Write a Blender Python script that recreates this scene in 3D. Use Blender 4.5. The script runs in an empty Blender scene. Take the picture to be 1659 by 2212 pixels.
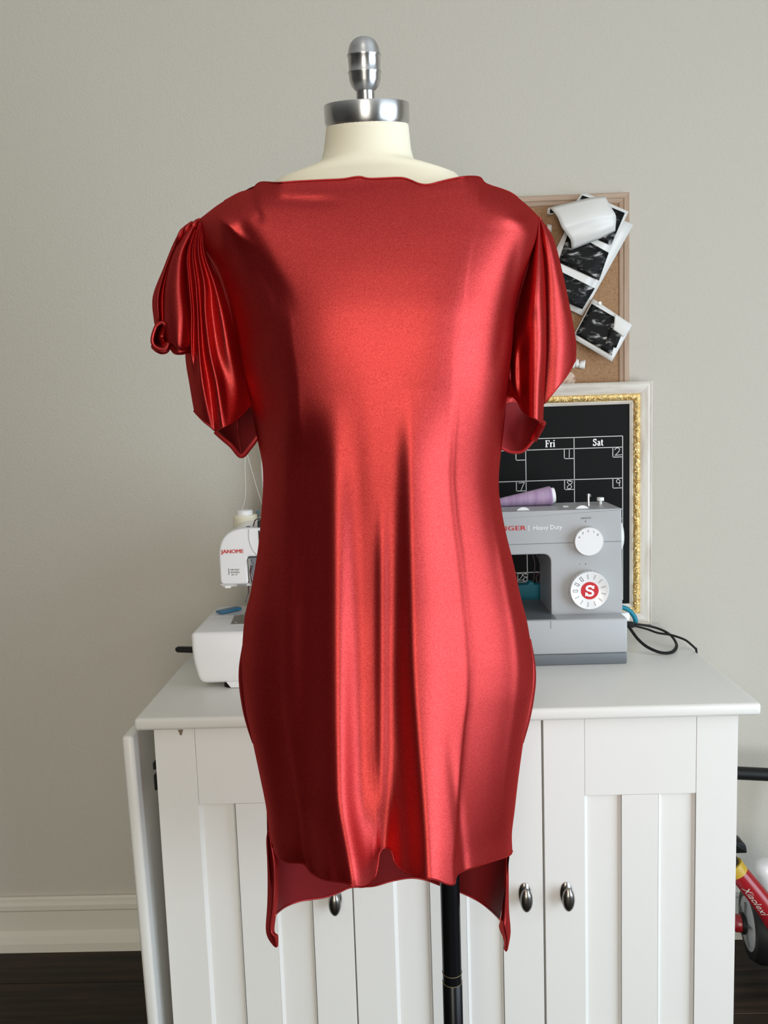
import bpy, bmesh, math, random
from mathutils import Vector, Matrix
random.seed(7)
PI = math.pi
SC = bpy.context.scene
COL = SC.collection

# ------------------------------------------------------------------ camera
IW, IH, FPX = 1659.0, 2212.0, 1790.0
YAW, PITCH, ROLL = 0.02354, 0.11455, 0.03362
HC = 1.2
CP = Vector((0, 0, HC))
_f = Vector((-math.sin(YAW)*math.cos(PITCH), math.cos(YAW)*math.cos(PITCH), -math.sin(PITCH)))
_r = _f.cross(Vector((0, 0, 1))).normalized()
_u = _r.cross(_f)
_R = _r*math.cos(ROLL) - _u*math.sin(ROLL)
_U = _u*math.cos(ROLL) + _r*math.sin(ROLL)
cam = bpy.data.cameras.new('camera')
cam.sensor_fit = 'VERTICAL'
cam.sensor_height = 36.0
cam.sensor_width = 36.0*IW/IH
cam.lens = FPX/IH*36.0
cam.clip_start = 0.01
camo = bpy.data.objects.new('camera', cam)
COL.objects.link(camo)
m = Matrix.Identity(4)
for i in range(3):
    m[i][0], m[i][1], m[i][2], m[i][3] = _R[i], _U[i], -_f[i], CP[i]
camo.matrix_world = m
SC.camera = camo

# ------------------------------------------------------------------ world, lights, exposure
w = bpy.data.worlds.new('world')
SC.world = w
w.use_nodes = True
w.node_tree.nodes['Background'].inputs[0].default_value = (0.75, 0.87, 1.0, 1)
w.node_tree.nodes['Background'].inputs[1].default_value = 1.0
SC.view_settings.view_transform = 'Standard'
SC.view_settings.look = 'None'
SC.view_settings.exposure = 0.0
SC.view_settings.gamma = 1.0
SC.view_settings.use_curve_mapping = False
DW = 1.79                                       # back wall, metres from the camera
RX0, RX1, RY0, RZ = -3.4, 2.0, -2.6, 2.7        # room extents
WIN1 = (-1.6, 0.9, 0.06, 2.05)                # right wall window: y0 y1 z0 z1
WIN2 = (-0.85, 0.5, 0.04, 2.62)                 # wall behind the camera: x0 x1 z0 z1


def area(name, loc, rot, sx, sy, power, col):
    l = bpy.data.lights.new(name, 'AREA')
    l.shape = 'RECTANGLE'
    l.size, l.size_y, l.energy, l.color = sx, sy, power, col
    o = bpy.data.objects.new(name, l)
    COL.objects.link(o)
    o.location, o.rotation_euler = loc, rot
    return o


area('window_light_right', (RX1+0.06, (WIN1[0]+WIN1[1])/2, (WIN1[2]+WIN1[3])/2), (0, PI/2, 0),
     WIN1[3]-WIN1[2], WIN1[1]-WIN1[0], 76, (0.74, 0.87, 1.0))
area('window_light_front', ((WIN2[0]+WIN2[1])/2, RY0-0.06, (WIN2[2]+WIN2[3])/2), (PI/2, 0, 0),
     WIN2[1]-WIN2[0], WIN2[3]-WIN2[2], 66, (1.0, 0.92, 0.78))


# ------------------------------------------------------------------ pixel helpers (points at a real depth)
def ray(px, py):
    return _f + _R*((px-IW/2)/FPX) - _U*((py-IH/2)/FPX)


def P(px, py, Y):
    d = ray(px, py)
    return CP + d*(Y/d.y)


def PZ(px, py, Z):
    d = ray(px, py)
    return CP + d*((Z-HC)/d.z)


# ------------------------------------------------------------------ materials
def mat(name, col, rough=0.5, metal=0.0, spec=0.5, bump=0, bscale=200, var=0, vscale=5, stretch=(1, 1, 1), coat=0,
        sheen=0, col2=None, ramp=(0.35, 0.65), trans=0, detail=4, bdist=0.002):
    mt = bpy.data.materials.new(name)
    mt.use_nodes = True
    nt = mt.node_tree
    b = nt.nodes['Principled BSDF']
    b.inputs['Base Color'].default_value = (*col, 1)
    b.inputs['Roughness'].default_value = rough
    b.inputs['Metallic'].default_value = metal
    b.inputs['Specular IOR Level'].default_value = spec
    b.inputs['Coat Weight'].default_value = coat
    b.inputs['Sheen Weight'].default_value = sheen
    b.inputs['Transmission Weight'].default_value = trans
    tc = nt.nodes.new('ShaderNodeTexCoord')
    if col2 is not None:
        mp = nt.nodes.new('ShaderNodeMapping')
        mp.inputs['Scale'].default_value = stretch
        nt.links.new(tc.outputs['Object'], mp.inputs[0])
        n = nt.nodes.new('ShaderNodeTexNoise')
        n.inputs['Scale'].default_value = vscale
        n.inputs['Detail'].default_value = detail
        nt.links.new(mp.outputs[0], n.inputs['Vector'])
        r = nt.nodes.new('ShaderNodeValToRGB')
        r.color_ramp.elements[0].position, r.color_ramp.elements[1].position = ramp
        r.color_ramp.elements[0].color = (*col, 1)
        r.color_ramp.elements[1].color = (*col2, 1)
        nt.links.new(n.outputs['Fac'], r.inputs[0])
        nt.links.new(r.outputs[0], b.inputs['Base Color'])
    if bump:
        n2 = nt.nodes.new('ShaderNodeTexNoise')
        n2.inputs['Scale'].default_value = bscale
        n2.inputs['Detail'].default_value = 2
        nt.links.new(tc.outputs['Object'], n2.inputs['Vector'])
        bp = nt.nodes.new('ShaderNodeBump')
        bp.inputs['Strength'].default_value = bump
        bp.inputs['Distance'].default_value = bdist
        nt.links.new(n2.outputs['Fac'], bp.inputs['Height'])
        nt.links.new(bp.outputs[0], b.inputs['Normal'])
    return mt


def satin_mat():
    mt = bpy.data.materials.new('red_satin')
    mt.use_nodes = True
    nt = mt.node_tree
    N, L = nt.nodes, nt.links
    out = N['Material Output']
    N.remove(N['Principled BSDF'])
    gl = N.new('ShaderNodeBsdfGlossy')
    gl.distribution = 'BECKMANN'
    nc = N.new('ShaderNodeTexNoise')
    nc.inputs['Scale'].default_value = 800
    nc.inputs['Detail'].default_value = 2
    rc = N.new('ShaderNodeValToRGB')
    rc.color_ramp.elements[0].position, rc.color_ramp.elements[1].position = .3, .72
    rc.color_ramp.elements[0].color = (0.37, 0.036, 0.036, 1)
    rc.color_ramp.elements[1].color = (0.565, 0.070, 0.064, 1)
    L.new(nc.outputs['Fac'], rc.inputs[0])
    L.new(rc.outputs[0], gl.inputs['Color'])
    gl.inputs['Roughness'].default_value = 0.47
    df_ = N.new('ShaderNodeBsdfDiffuse')
    df_.inputs['Color'].default_value = (0.34, 0.012, 0.014, 1)
    mxa = N.new('ShaderNodeMixShader')
    mxa.inputs[0].default_value = 0.78
    L.new(df_.outputs[0], mxa.inputs[1])
    L.new(gl.outputs[0], mxa.inputs[2])
    tc = N.new('ShaderNodeTexCoord')
    n = N.new('ShaderNodeTexNoise')
    n.inputs['Scale'].default_value = 1150
    n.inputs['Detail'].default_value = 1
    L.new(tc.outputs['Object'], n.inputs['Vector'])
    L.new(tc.outputs['Object'], nc.inputs['Vector'])
    bp = N.new('ShaderNodeBump')
    bp.inputs['Strength'].default_value = 0.15
    bp.inputs['Distance'].default_value = 0.001
    L.new(n.outputs['Fac'], bp.inputs['Height'])
    L.new(bp.outputs[0], gl.inputs['Normal'])
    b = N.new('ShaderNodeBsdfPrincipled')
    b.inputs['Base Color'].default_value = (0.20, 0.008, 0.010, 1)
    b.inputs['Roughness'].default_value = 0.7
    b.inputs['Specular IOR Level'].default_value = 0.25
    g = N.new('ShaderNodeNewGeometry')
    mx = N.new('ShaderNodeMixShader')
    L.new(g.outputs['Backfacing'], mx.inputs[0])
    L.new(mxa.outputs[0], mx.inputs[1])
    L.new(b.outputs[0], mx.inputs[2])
    L.new(mx.outputs[0], out.inputs['Surface'])
    return mt


def brushed_mat():
    mt = mat('brushed_steel', (0.56, 0.56, 0.56), 0.30, metal=1.0)
    nt = mt.node_tree
    b = nt.nodes['Principled BSDF']
    b.inputs['Anisotropic'].default_value = 0.8
    b.inputs['Anisotropic Rotation'].default_value = 0.25
    t = nt.nodes.new('ShaderNodeTangent')
    t.direction_type = 'RADIAL'
    t.axis = 'Z'
    nt.links.new(t.outputs[0], b.inputs['Tangent'])
    return mt


def scan_mat(name, seed):
    """monochrome ultrasound print: black ground with grey blurred echoes"""
    mt = bpy.data.materials.new(name)
    mt.use_nodes = True
    nt = mt.node_tree
    N, L = nt.nodes, nt.links
    b = N['Principled BSDF']
    b.inputs['Roughness'].default_value = 0.55
    b.inputs['Specular IOR Level'].default_value = 0.15
    tc = N.new('ShaderNodeTexCoord')
    mp = N.new('ShaderNodeMapping')
    mp.inputs['Location'].default_value = (seed, seed*2.1, 0)
    mp.inputs['Rotation'].default_value = (0, 0.45, 0)
    mp.inputs['Scale'].default_value = (45, 45, 95)
    L.new(tc.outputs['Object'], mp.inputs[0])
    n = N.new('ShaderNodeTexNoise')
    n.inputs['Scale'].default_value = 1.0
    n.inputs['Detail'].default_value = 6
    n.inputs['Distortion'].default_value = 0.6
    L.new(mp.outputs[0], n.inputs['Vector'])
    r = N.new('ShaderNodeValToRGB')
    e = r.color_ramp.elements
    e[0].position, e[0].color = 0.52, (0.006, 0.006, 0.006, 1)
    e[1].position, e[1].color = 0.75, (0.75, 0.74, 0.72, 1)
    k = e.new(0.6)
    k.color = (0.08, 0.08, 0.078, 1)
    L.new(n.outputs['Fac'], r.inputs[0])
    L.new(r.outputs[0], b.inputs['Base Color'])
    return mt


M = {
    'wall': mat('wall_paint', (0.53, 0.50, 0.435), 0.75, bump=0.35, bscale=260, spec=0.25, bdist=0.0025),
    'wall_unlit': mat('unlit_wall_tone', (0.10, 0.095, 0.09), 0.8),  # unseen left wall: darkened colour stands in for the unlit side of the room
    'ceil': mat('ceiling_paint', (0.88, 0.87, 0.85), 0.9),
    'trimw': mat('trim_paint', (0.66, 0.63, 0.54), 0.45),
    'plank': mat('dark_plank', (0.010, 0.0065, 0.004), 0.5, spec=0.3, col2=(0.034, 0.019, 0.011), vscale=4, stretch=(1, 14, 14), bump=0.15, bscale=60, detail=8),
    'subfloor': mat('floor_base', (0.01, 0.008, 0.007), 0.8),
    'satin': satin_mat(),
    'satin_edge': mat('satin_edge', (0.36, 0.012, 0.014), 0.5, metal=0.4),
    'cream': mat('cream_jersey', (0.80, 0.74, 0.58), 0.75, bump=0.1, bscale=900, spec=0.2),
    'metal': mat('brushed_metal', (0.62, 0.62, 0.62), 0.24, metal=1.0, col2=(0.5, 0.5, 0.5), vscale=8, stretch=(1, 1, 60)),
    'blackp': mat('black_gloss', (0.004, 0.004, 0.005), 0.25, spec=0.25),
    'gold': mat('gold_line', (0.6, 0.5, 0.3), 0.35, metal=0.8),
    'cab': mat('white_lacquer', (0.80, 0.785, 0.75), 0.32, bump=0.02, bscale=120),
    'cabtop': mat('white_melamine', (0.75, 0.735, 0.69), 0.3),
    'chip': mat('bare_board', (0.22, 0.16, 0.11), 0.9),
    'knob': mat('pewter', (0.26, 0.24, 0.22), 0.25, metal=1.0),
    'plastw': mat('white_plastic', (0.80, 0.80, 0.80), 0.28, coat=0.2),
    'plastg': mat('white_grey_plastic', (0.62, 0.61, 0.60), 0.4),
    'grey': mat('grey_plastic', (0.40, 0.41, 0.42), 0.38, bump=0.04, bscale=900),
    'greyd': mat('dark_grey_plastic', (0.14, 0.155, 0.17), 0.4),
    'dial': mat('dial_plastic', (0.72, 0.72, 0.71), 0.35),
    'red': mat('red_print', (0.55, 0.012, 0.02), 0.4),
    'white': mat('white_print', (0.88, 0.88, 0.88), 0.4),
    'ink': mat('grey_ink', (0.12, 0.12, 0.12), 0.5),
    'black': mat('black_rubber', (0.008, 0.008, 0.008), 0.45, spec=0.25),
    'steel': mat('steel', (0.55, 0.55, 0.56), 0.15, metal=1),
    'plate': mat('needle_plate', (0.30, 0.30, 0.28), 0.35, metal=1),
    'lav': mat('lavender_thread', (0.38, 0.25, 0.43), 0.6, col2=(0.50, 0.36, 0.53), vscale=14, stretch=(6, 1, 1), bump=0.3, bscale=500),
    'creamt': mat('cream_thread', (0.80, 0.74, 0.55), 0.6, col2=(0.86, 0.82, 0.68), vscale=30, stretch=(1, 1, 14)),
    'thread': mat('thread', (0.8, 0.78, 0.72), 0.6),
    'teal': mat('teal_plastic', (0.0, 0.20, 0.29), 0.45),
    'blue': mat('blue_plastic', (0.03, 0.17, 0.32), 0.35),
    'slate': mat('chalkboard', (0.006, 0.006, 0.006), 0.6, spec=0.12, bump=0.03, bscale=400),
    'chalk': mat('chalk_line', (0.62, 0.62, 0.60), 0.8),
    'wash': mat('whitewashed_wood', (0.74, 0.70, 0.63), 0.6, col2=(0.56, 0.50, 0.43), vscale=7, stretch=(7, 7, 1.2), ramp=(0.44, 0.66), detail=6),
    'washh': mat('whitewashed_wood_rail', (0.74, 0.70, 0.63), 0.6, col2=(0.56, 0.50, 0.43), vscale=7, stretch=(1.2, 7, 7), ramp=(0.44, 0.66), detail=6),
    'gilt': mat('gilt_trim', (0.62, 0.39, 0.11), 0.38, metal=0.5, col2=(0.80, 0.62, 0.30), vscale=120, bump=0.9, bscale=160, bdist=0.004),
    'cork': mat('cork', (0.36, 0.21, 0.11), 0.9, col2=(0.27, 0.145, 0.07), vscale=180, ramp=(0.4, 0.7), bump=0.4, bscale=300),
    'oak': mat('pale_oak', (0.46, 0.33, 0.24), 0.55, col2=(0.37, 0.25, 0.17), vscale=9, stretch=(9, 9, 1), detail=6),
    'oakh': mat('pale_oak_rail', (0.46, 0.33, 0.24), 0.55, col2=(0.37, 0.25, 0.17), vscale=9, stretch=(1, 9, 9), detail=6),
    'paper': mat('photo_paper', (0.74, 0.73, 0.70), 0.35),
    'sticker': mat('sticker_paper', (0.60, 0.46, 0.36), 0.6, col2=(0.36, 0.17, 0.12), vscale=110, ramp=(0.52, 0.68)),
    'bikered': mat('bike_red', (0.30, 0.006, 0.012), 0.28, coat=0.3),
    'yellow': mat('bike_yellow', (0.50, 0.32, 0.03), 0.4),
    'spoke': mat('bike_grey', (0.42, 0.42, 0.42), 0.5),
    'pane': mat('window_glass', (1, 1, 1), 0.0, trans=1.0),
}


# ------------------------------------------------------------------ object helpers
OFF = {}


def tag(o, label=None, cat=None, group=None, kind=None):
    if label: o['label'] = label
    if cat: o['category'] = cat
    if group: o['group'] = group
    if kind: o['kind'] = kind
    return o


def thing(name, loc, label, cat, group=None):
    o = bpy.data.objects.new(name, None)
    o.empty_display_size = 0.05
    COL.objects.link(o)
    o.location = loc
    OFF[o] = Vector(loc)
    return tag(o, label, cat, group)


def fin(name, bm, mt, parent=None, smooth=False, loc=None, label=None):
    off = OFF.get(parent) if parent is not None else None
    if off is None:
        off = Vector(loc) if loc is not None else Vector((0, 0, 0))
    bm.transform(Matrix.Translation(-off))
    bmesh.ops.recalc_face_normals(bm, faces=bm.faces) if not getattr(bm, 'keepn', False) else None
    me = bpy.data.meshes.new(name)
    bm.to_mesh(me)
    bm.free()
    me.materials.append(M[mt] if isinstance(mt, str) else mt)
    if smooth:
        for p in me.polygons: p.use_smooth = True
        if smooth != 'all':
            try:
                me.set_sharp_from_angle(angle=0.7)
            except Exception:
                pass
    o = bpy.data.objects.new(name, me)
    COL.objects.link(o)
    if parent is not None:
        o.parent = parent
    else:
        o.location = off
    OFF[o] = off
    if label: o['label'] = label
    return o


def box(bm, x0, x1, y0, y1, z0, z1, bev=0, seg=2):
    b = bmesh.new()
    bmesh.ops.create_cube(b, size=1)
    for v in b.verts:
        v.co = Vector((x0+(v.co.x+.5)*(x1-x0), y0+(v.co.y+.5)*(y1-y0), z0+(v.co.z+.5)*(z1-z0)))
    if bev:
        bmesh.ops.bevel(b, geom=b.edges[:], offset=bev, segments=seg, profile=0.5, affect='EDGES')
    merge(bm, b)
    return bm


def merge(bm, b):
    me = bpy.data.meshes.new('t')
    b.to_mesh(me)
    b.free()
    bm.from_mesh(me)
    bpy.data.meshes.remove(me)


def B(*a, **k):
    return box(bmesh.new(), *a, **k)


def prism(poly, y0, y1, bev=0, seg=2):
    """XZ outline pushed along Y"""
    bm = bmesh.new()
    a = [bm.verts.new((p[0], y0, p[1])) for p in poly]
    b = [bm.verts.new((p[0], y1, p[1])) for p in poly]
    n = len(poly)
    f0 = bm.faces.new(a)
    f1 = bm.faces.new(b[::-1])
    for i in range(n):
        bm.faces.new((a[i], b[i], b[(i+1) % n], a[(i+1) % n]))
    if bev:
        es = list(f0.edges)+list(f1.edges)
        bmesh.ops.recalc_face_normals(bm, faces=bm.faces)
        bmesh.ops.bevel(bm, geom=es, offset=bev, segments=seg, profile=0.5, affect='EDGES')
    return bm


def rpoly(pts, radii, n=6):
    """polygon with rounded corners"""
    out = []
    k = len(pts)
    for i in range(k):
        p = Vector(pts[i]); a = Vector(pts[i-1]); c = Vector(pts[(i+1) % k])
        r = radii[i] if isinstance(radii, (list, tuple)) else radii
        if r <= 0:
            out.append((p.x, p.y)); continue
        d1 = (a-p).normalized(); d2 = (c-p).normalized()
        p1 = p+d1*r; p2 = p+d2*r
        for j in range(n+1):
            t = j/n
            q = p1*(1-t)**2+p*2*t*(1-t)+p2*t*t
            out.append((q.x, q.y))
    return out


def lathe(prof, c, axis=Vector((0, 0, 1)), n=32, sx=1.0, sy=1.0, caps=True):
    """prof: list of (radius, height along axis)"""
    bm = bmesh.new()
    axis = axis.normalized()
    t = Vector((1, 0, 0)) if abs(axis.x) < 0.9 else Vector((0, 1, 0))
    e1 = (t-axis*t.dot(axis)).normalized()
    e2 = axis.cross(e1)
    rings = []
    for r, h in prof:
        rings.append([bm.verts.new(Vector(c)+axis*h+e1*(r*sx*math.cos(2*PI*i/n))+e2*(r*sy*math.sin(2*PI*i/n))) for i in range(n)])
    for a, b in zip(rings, rings[1:]):
        for i in range(n):
            bm.faces.new((a[i], a[(i+1) % n], b[(i+1) % n], b[i]))
    if caps:
        bm.faces.new(rings[0][::-1])
        bm.faces.new(rings[-1])
    return bm


def cat(pts, n):
    """Catmull-Rom resample of a polyline of tuples/vectors, n points"""
    pts = [tuple(p) for p in pts]
    k = len(pts)
    if k == 2:
        return [tuple(a+(b-a)*i/(n-1) for a, b in zip(*pts)) for i in range(n)]
    out = []
    for i in range(n):
        t = i/(n-1)*(k-1)
        j = min(int(t), k-2)
        u = t-j
        p0, p1, p2, p3 = pts[max(j-1, 0)], pts[j], pts[j+1], pts[min(j+2, k-1)]
        out.append(tuple(0.5*((2*b)+(c-a)*u+(2*a-5*b+4*c-d)*u*u+(-a+3*b-3*c+d)*u**3) for a, b, c, d in zip(p0, p1, p2, p3)))
    return out


def byy(pts, n):
    """resample a polyline to n points evenly by arc length"""
    d = [0]
    for a, b in zip(pts, pts[1:]):
        d.append(d[-1]+math.hypot(b[0]-a[0], b[1]-a[1]))
    out = []
    j = 0
    for i in range(n):
        t = d[-1]*i/(n-1)
        while j < len(pts)-2 and d[j+1] < t: j += 1
        u = (t-d[j])/max(d[j+1]-d[j], 1e-9)
        out.append(tuple(a+(b-a)*u for a, b in zip(pts[j], pts[j+1])))
    return out


def tube(pts, r, n=8, closed=False, res=None, rs=None, flat=1.0):
    bm = bmesh.new()
    if res:
        pts = cat(pts, res)
    pts = [Vector(p) for p in pts]
    k = len(pts)
    rings = []
    up = None
    for i, p in enumerate(pts):
        if closed:
            d = (pts[(i+1) % k]-pts[i-1])
        else:
            d = (pts[min(i+1, k-1)]-pts[max(i-1, 0)])
        d.normalize()
        if up is None:
            t = Vector((0, 0, 1)) if abs(d.z) < 0.9 else Vector((1, 0, 0))
            up = (t-d*t.dot(d)).normalized()
        else:
            up = (up-d*up.dot(d)).normalized()
        s = d.cross(up)
        rr = r if rs is None else rs[i]
        rings.append([bm.verts.new(p+up*(rr*math.cos(2*PI*j/n))+s*(rr*flat*math.sin(2*PI*j/n))) for j in range(n)])
    rng = range(k if closed else k-1)
    for i in rng:
        a, b = rings[i], rings[(i+1) % k]
        for j in range(n):
            bm.faces.new((a[j], a[(j+1) % n], b[(j+1) % n], b[j]))
    if not closed:
        bm.faces.new(rings[0][::-1])
        bm.faces.new(rings[-1])
    return bm


def grid(pts):
    """rows of world points -> single sided sheet, normal towards the camera side when rows go down and columns go right"""
    bm = bmesh.new()
    bm.keepn = True if False else None if False else None
    vs = [[bm.verts.new(p) for p in row] for row in pts]
    for a, b in zip(vs, vs[1:]):
        for i in range(len(a)-1):
            bm.faces.new((a[i], b[i], b[i+1], a[i+1]))
    return bm


def sheet(name, pts, mt, parent, flip=False, label=None, loc=None, thick=0):
    """single sided sheet; outward normals kept as given"""
    off = OFF.get(parent) if parent is not None else Vector(loc)
    vs, fs = [], []
    nu = len(pts[0])
    for row in pts:
        vs += [tuple(Vector(p)-off) for p in row]
    for j in range(len(pts)-1):
        for i in range(nu-1):
            q = (j*nu+i, (j+1)*nu+i, (j+1)*nu+i+1, j*nu+i+1)
            fs.append(q[::-1] if flip else q)
    me = bpy.data.meshes.new(name)
    me.from_pydata(vs, [], fs)
    me.materials.append(M[mt])
    for p in me.polygons: p.use_smooth = True
    o = bpy.data.objects.new(name, me)
    COL.objects.link(o)
    if parent is not None:
        o.parent = parent
    else:
        o.location = off
    OFF[o] = off
    if label: o['label'] = label
    if thick:
        md = o.modifiers.new('thick', 'SOLIDIFY')
        md.thickness = thick
        md.offset = -1
    return o


def text(name, s, org, height, mt, parent, bold=0.0, width=None, align='LEFT', spacing=1.0, thick=0.0003):
    """flat lettering facing the camera side (-Y)"""
    c = bpy.data.curves.new(name, 'FONT')
    c.body = s
    c.size = height/0.73
    c.extrude = thick
    c.align_x = align
    c.space_character = spacing
    c.resolution_u = 3
    o = bpy.data.objects.new(name, c)
    COL.objects.link(o)
    dg = bpy.context.evaluated_depsgraph_get()
    me = bpy.data.meshes.new_from_object(o.evaluated_get(dg))
    bpy.data.objects.remove(o)
    bm = bmesh.new()
    bm.from_mesh(me)
    bpy.data.meshes.remove(me)
    if width:
        xs = [v.co.x for v in bm.verts]
        k = width/(max(xs)-min(xs))
        for v in bm.verts: v.co.x *= k
    if bold:
        base_ = bm.copy()
        for k, d in enumerate((-1, 1)):
            e = base_.copy()
            for v in e.verts: v.co += Vector((d*bold, 0, .00004*(k+1)))
            merge(bm, e)
        base_.free()
    bm.transform(Matrix.Translation(Vector(org)) @ Matrix.Rotation(PI/2, 4, 'X'))
    return fin(name, bm, mt, parent)


def strokes(bm, lines, o, sx, sz, wd, y, t=0.0004):
    """polylines in unit box drawn as flat strips at depth y; o = lower left (x,z)"""
    for k_, ln in enumerate(lines):
        if k_: y -= .00003
        ww = wd
        if isinstance(ln[0], (int, float)):
            ww = ln[0]; ln = ln[1]
        pts = [Vector((o[0]+p[0]*sx, 0, o[1]+p[1]*sz)) for p in ln]
        n = len(pts)
        L, R = [], []
        for i in range(n):
            d = (pts[min(i+1, n-1)]-pts[max(i-1, 0)])
            d.normalize()
            nrm = Vector((-d.z, 0, d.x))
            L.append(pts[i]+nrm*ww/2); R.append(pts[i]-nrm*ww/2)
        a = [bm.verts.new((p.x, y-t, p.z)) for p in L]
        b = [bm.verts.new((p.x, y-t, p.z)) for p in R]
        a2 = [bm.verts.new((p.x, y, p.z)) for p in L]
        b2 = [bm.verts.new((p.x, y, p.z)) for p in R]
        for i in range(n-1):
            bm.faces.new((a[i], b[i], b[i+1], a[i+1]))
            bm.faces.new((a[i], a[i+1], a2[i+1], a2[i]))
            bm.faces.new((b[i], b2[i], b2[i+1], b[i+1]))
    return bm


_tan = {}


def lerpt(tab, x):
    """smooth monotone interpolation through a table"""
    if x <= tab[0][0]: return tab[0][1]
    if x >= tab[-1][0]: return tab[-1][1]
    key = tuple(tab)
    ms = _tan.get(key)
    if ms is None:
        d = [(b[1]-a[1])/(b[0]-a[0]) for a, b in zip(tab, tab[1:])]
        ms = [d[0]*.5]+[0 if p*q <= 0 else 2*p*q/(p+q) for p, q in zip(d, d[1:])]+[d[-1]*.5]
        _tan[key] = ms
    for k in range(len(tab)-1):
        a, va = tab[k]
        b, vb = tab[k+1]
        if x <= b:
            h = b-a
            t = (x-a)/h
            return va*(1+2*t)*(1-t)**2+ms[k]*h*t*(1-t)**2+vb*t*t*(3-2*t)+ms[k+1]*h*t*t*(t-1)
    return tab[-1][1]


# ================================================================== SETTING
def struct(name, bm, mt, parent=None, smooth=False):
    o = fin(name, bm, mt, parent, smooth)
    if parent is None: o['kind'] = 'structure'
    return o


struct('wall_back', B(RX0, RX1, DW, DW+0.1, 0, RZ), 'wall')
struct('wall_left', B(RX0-0.1, RX0, RY0, DW, 0, RZ), 'wall_unlit')
b = bmesh.new()
y0, y1, z0, z1 = WIN1
box(b, RX1, RX1+0.1, RY0, y0, 0, RZ); box(b, RX1, RX1+0.1, y1, DW, 0, RZ)
box(b, RX1, RX1+0.1, y0, y1, 0, z0); box(b, RX1, RX1+0.1, y0, y1, z1, RZ)
struct('wall_right', b, 'wall')
b = bmesh.new()
x0, x1, z0, z1 = WIN2
box(b, RX0, x0, RY0-0.1, RY0, 0, RZ); box(b, x1, RX1, RY0-0.1, RY0, 0, RZ)
box(b, x0, x1, RY0-0.1, RY0, 0, z0); box(b, x0, x1, RY0-0.1, RY0, z1, RZ)
struct('wall_front', b, 'wall')
struct('ceiling', B(RX0-0.1, RX1+0.1, RY0-0.1, DW+0.1, RZ, RZ+0.1), 'ceil')
# window frames
b = bmesh.new()
y0, y1, z0, z1 = WIN1
X = RX1
for a in ((y0, y0+.04, z0, z1), (y1-.04, y1, z0, z1), (y0, y1, z0, z0+.04), (y0, y1, z1-.04, z1), (y0, y1, (z0+z1)/2-.02, (z0+z1)/2+.02)):
    box(b, X+0.0, X+0.04, *a)
struct('window_1', b, 'trimw')
b = bmesh.new()
x0, x1, z0, z1 = WIN2
for a in ((x0, x0+.04, z0, z1), (x1-.04, x1, z0, z1), (x0, x1, z0, z0+.04), (x0, x1, z1-.04, z1), (x0, x1, (z0+z1)/2-.02, (z0+z1)/2+.02)):
    box(b, a[0], a[1], RY0-0.04, RY0, a[2], a[3])
struct('window_2', b, 'trimw')
# floor with separate planks near the wall
floor = struct('floor', B(RX0-0.1, RX1+0.1, RY0-0.1, DW+0.1, -0.1, -0.012), 'subfloor')
PWD, PLN = 0.128, 1.22
nrow = 13
for r in range(nrow):
    ya, yb = DW-0.002-(r+1)*PWD, DW-0.002-r*PWD
    sh = (-1.9+[0.25, 0.94, 0.55, 1.15, 0.05, 0.7][r % 6]-PLN)
    xx = sh
    while xx < RX1:
        a, c = max(xx, RX0), min(xx+PLN, RX1)
        if c-a > 0.02:
            fin('plank', B(a+0.0008, c-0.0008, ya+0.0008, yb-0.0008, -0.012, 0, bev=0.0012, seg=1), 'plank', floor)
        xx += PLN
# baseboard: profile extruded along x
def profx(prof, x0, x1):
    bm = bmesh.new()
    a = [bm.verts.new((x0, p[0], p[1])) for p in prof]
    b = [bm.verts.new((x1, p[0], p[1])) for p in prof]
    n = len(prof)
    bm.faces.new(a); bm.faces.new(b[::-1])
    for i in range(n):
        bm.faces.new((a[i], b[i], b[(i+1) % n], a[(i+1) % n]))
    return bm
BB = P(150, 1938, DW-0.012).z
pr = [(DW, BB), (DW-0.008, BB), (DW-0.011, BB-0.004), (DW-0.0115, BB-0.012), (DW-0.017, BB-0.017), (DW-0.017, BB-0.028), (DW-0.012, BB-0.034),
      (DW-0.012, 0.045), (DW-0.020, 0.036), (DW-0.025, 0.02), (DW-0.026, 0.0), (DW, 0.0)]
struct('baseboard_back', profx(pr, RX0, RX1), 'trimw')

# ================================================================== SEWING CABINET
HT = 0.6132*HC
TL, TR = PZ(288, 1553, HT), PZ(1647, 1520, HT)
YT = (TL.y+TR.y)/2                               # table front edge
YD = YT+0.022                                    # door faces
cab = thing('sewing_cabinet', ((TL.x+TR.x)/2, (YT+DW)/2, 0), 'white three-door sewing cabinet with fold-down side leaf against the grey wall', 'cabinet')
XL, XR = TL.x, TR.x
fin('tabletop', B(XL, XR, YT, DW-0.012, HT-0.0205, HT, bev=0.006, seg=3), 'cabtop', cab, True)
CL, CR = P(352, 1900, YD).x, P(1591, 1900, YD).x
ZB = 0.07
b = B(CL, CR, YD+0.019, DW-0.02, ZB-0.0, HT-0.0207)
fin('carcass', b, 'cab', cab)
b = B(CL+0.01, CR-0.01, YD+0.05, DW-0.03, 0.0, ZB)
fin('plinth', b, 'cab', cab)
ZT = HT-0.0235
ZRAIL = P(1390, 1716, YD).z
dw = (CR-CL)/3
KNZ = P(1137, 1946, YD-0.02).z
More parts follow.
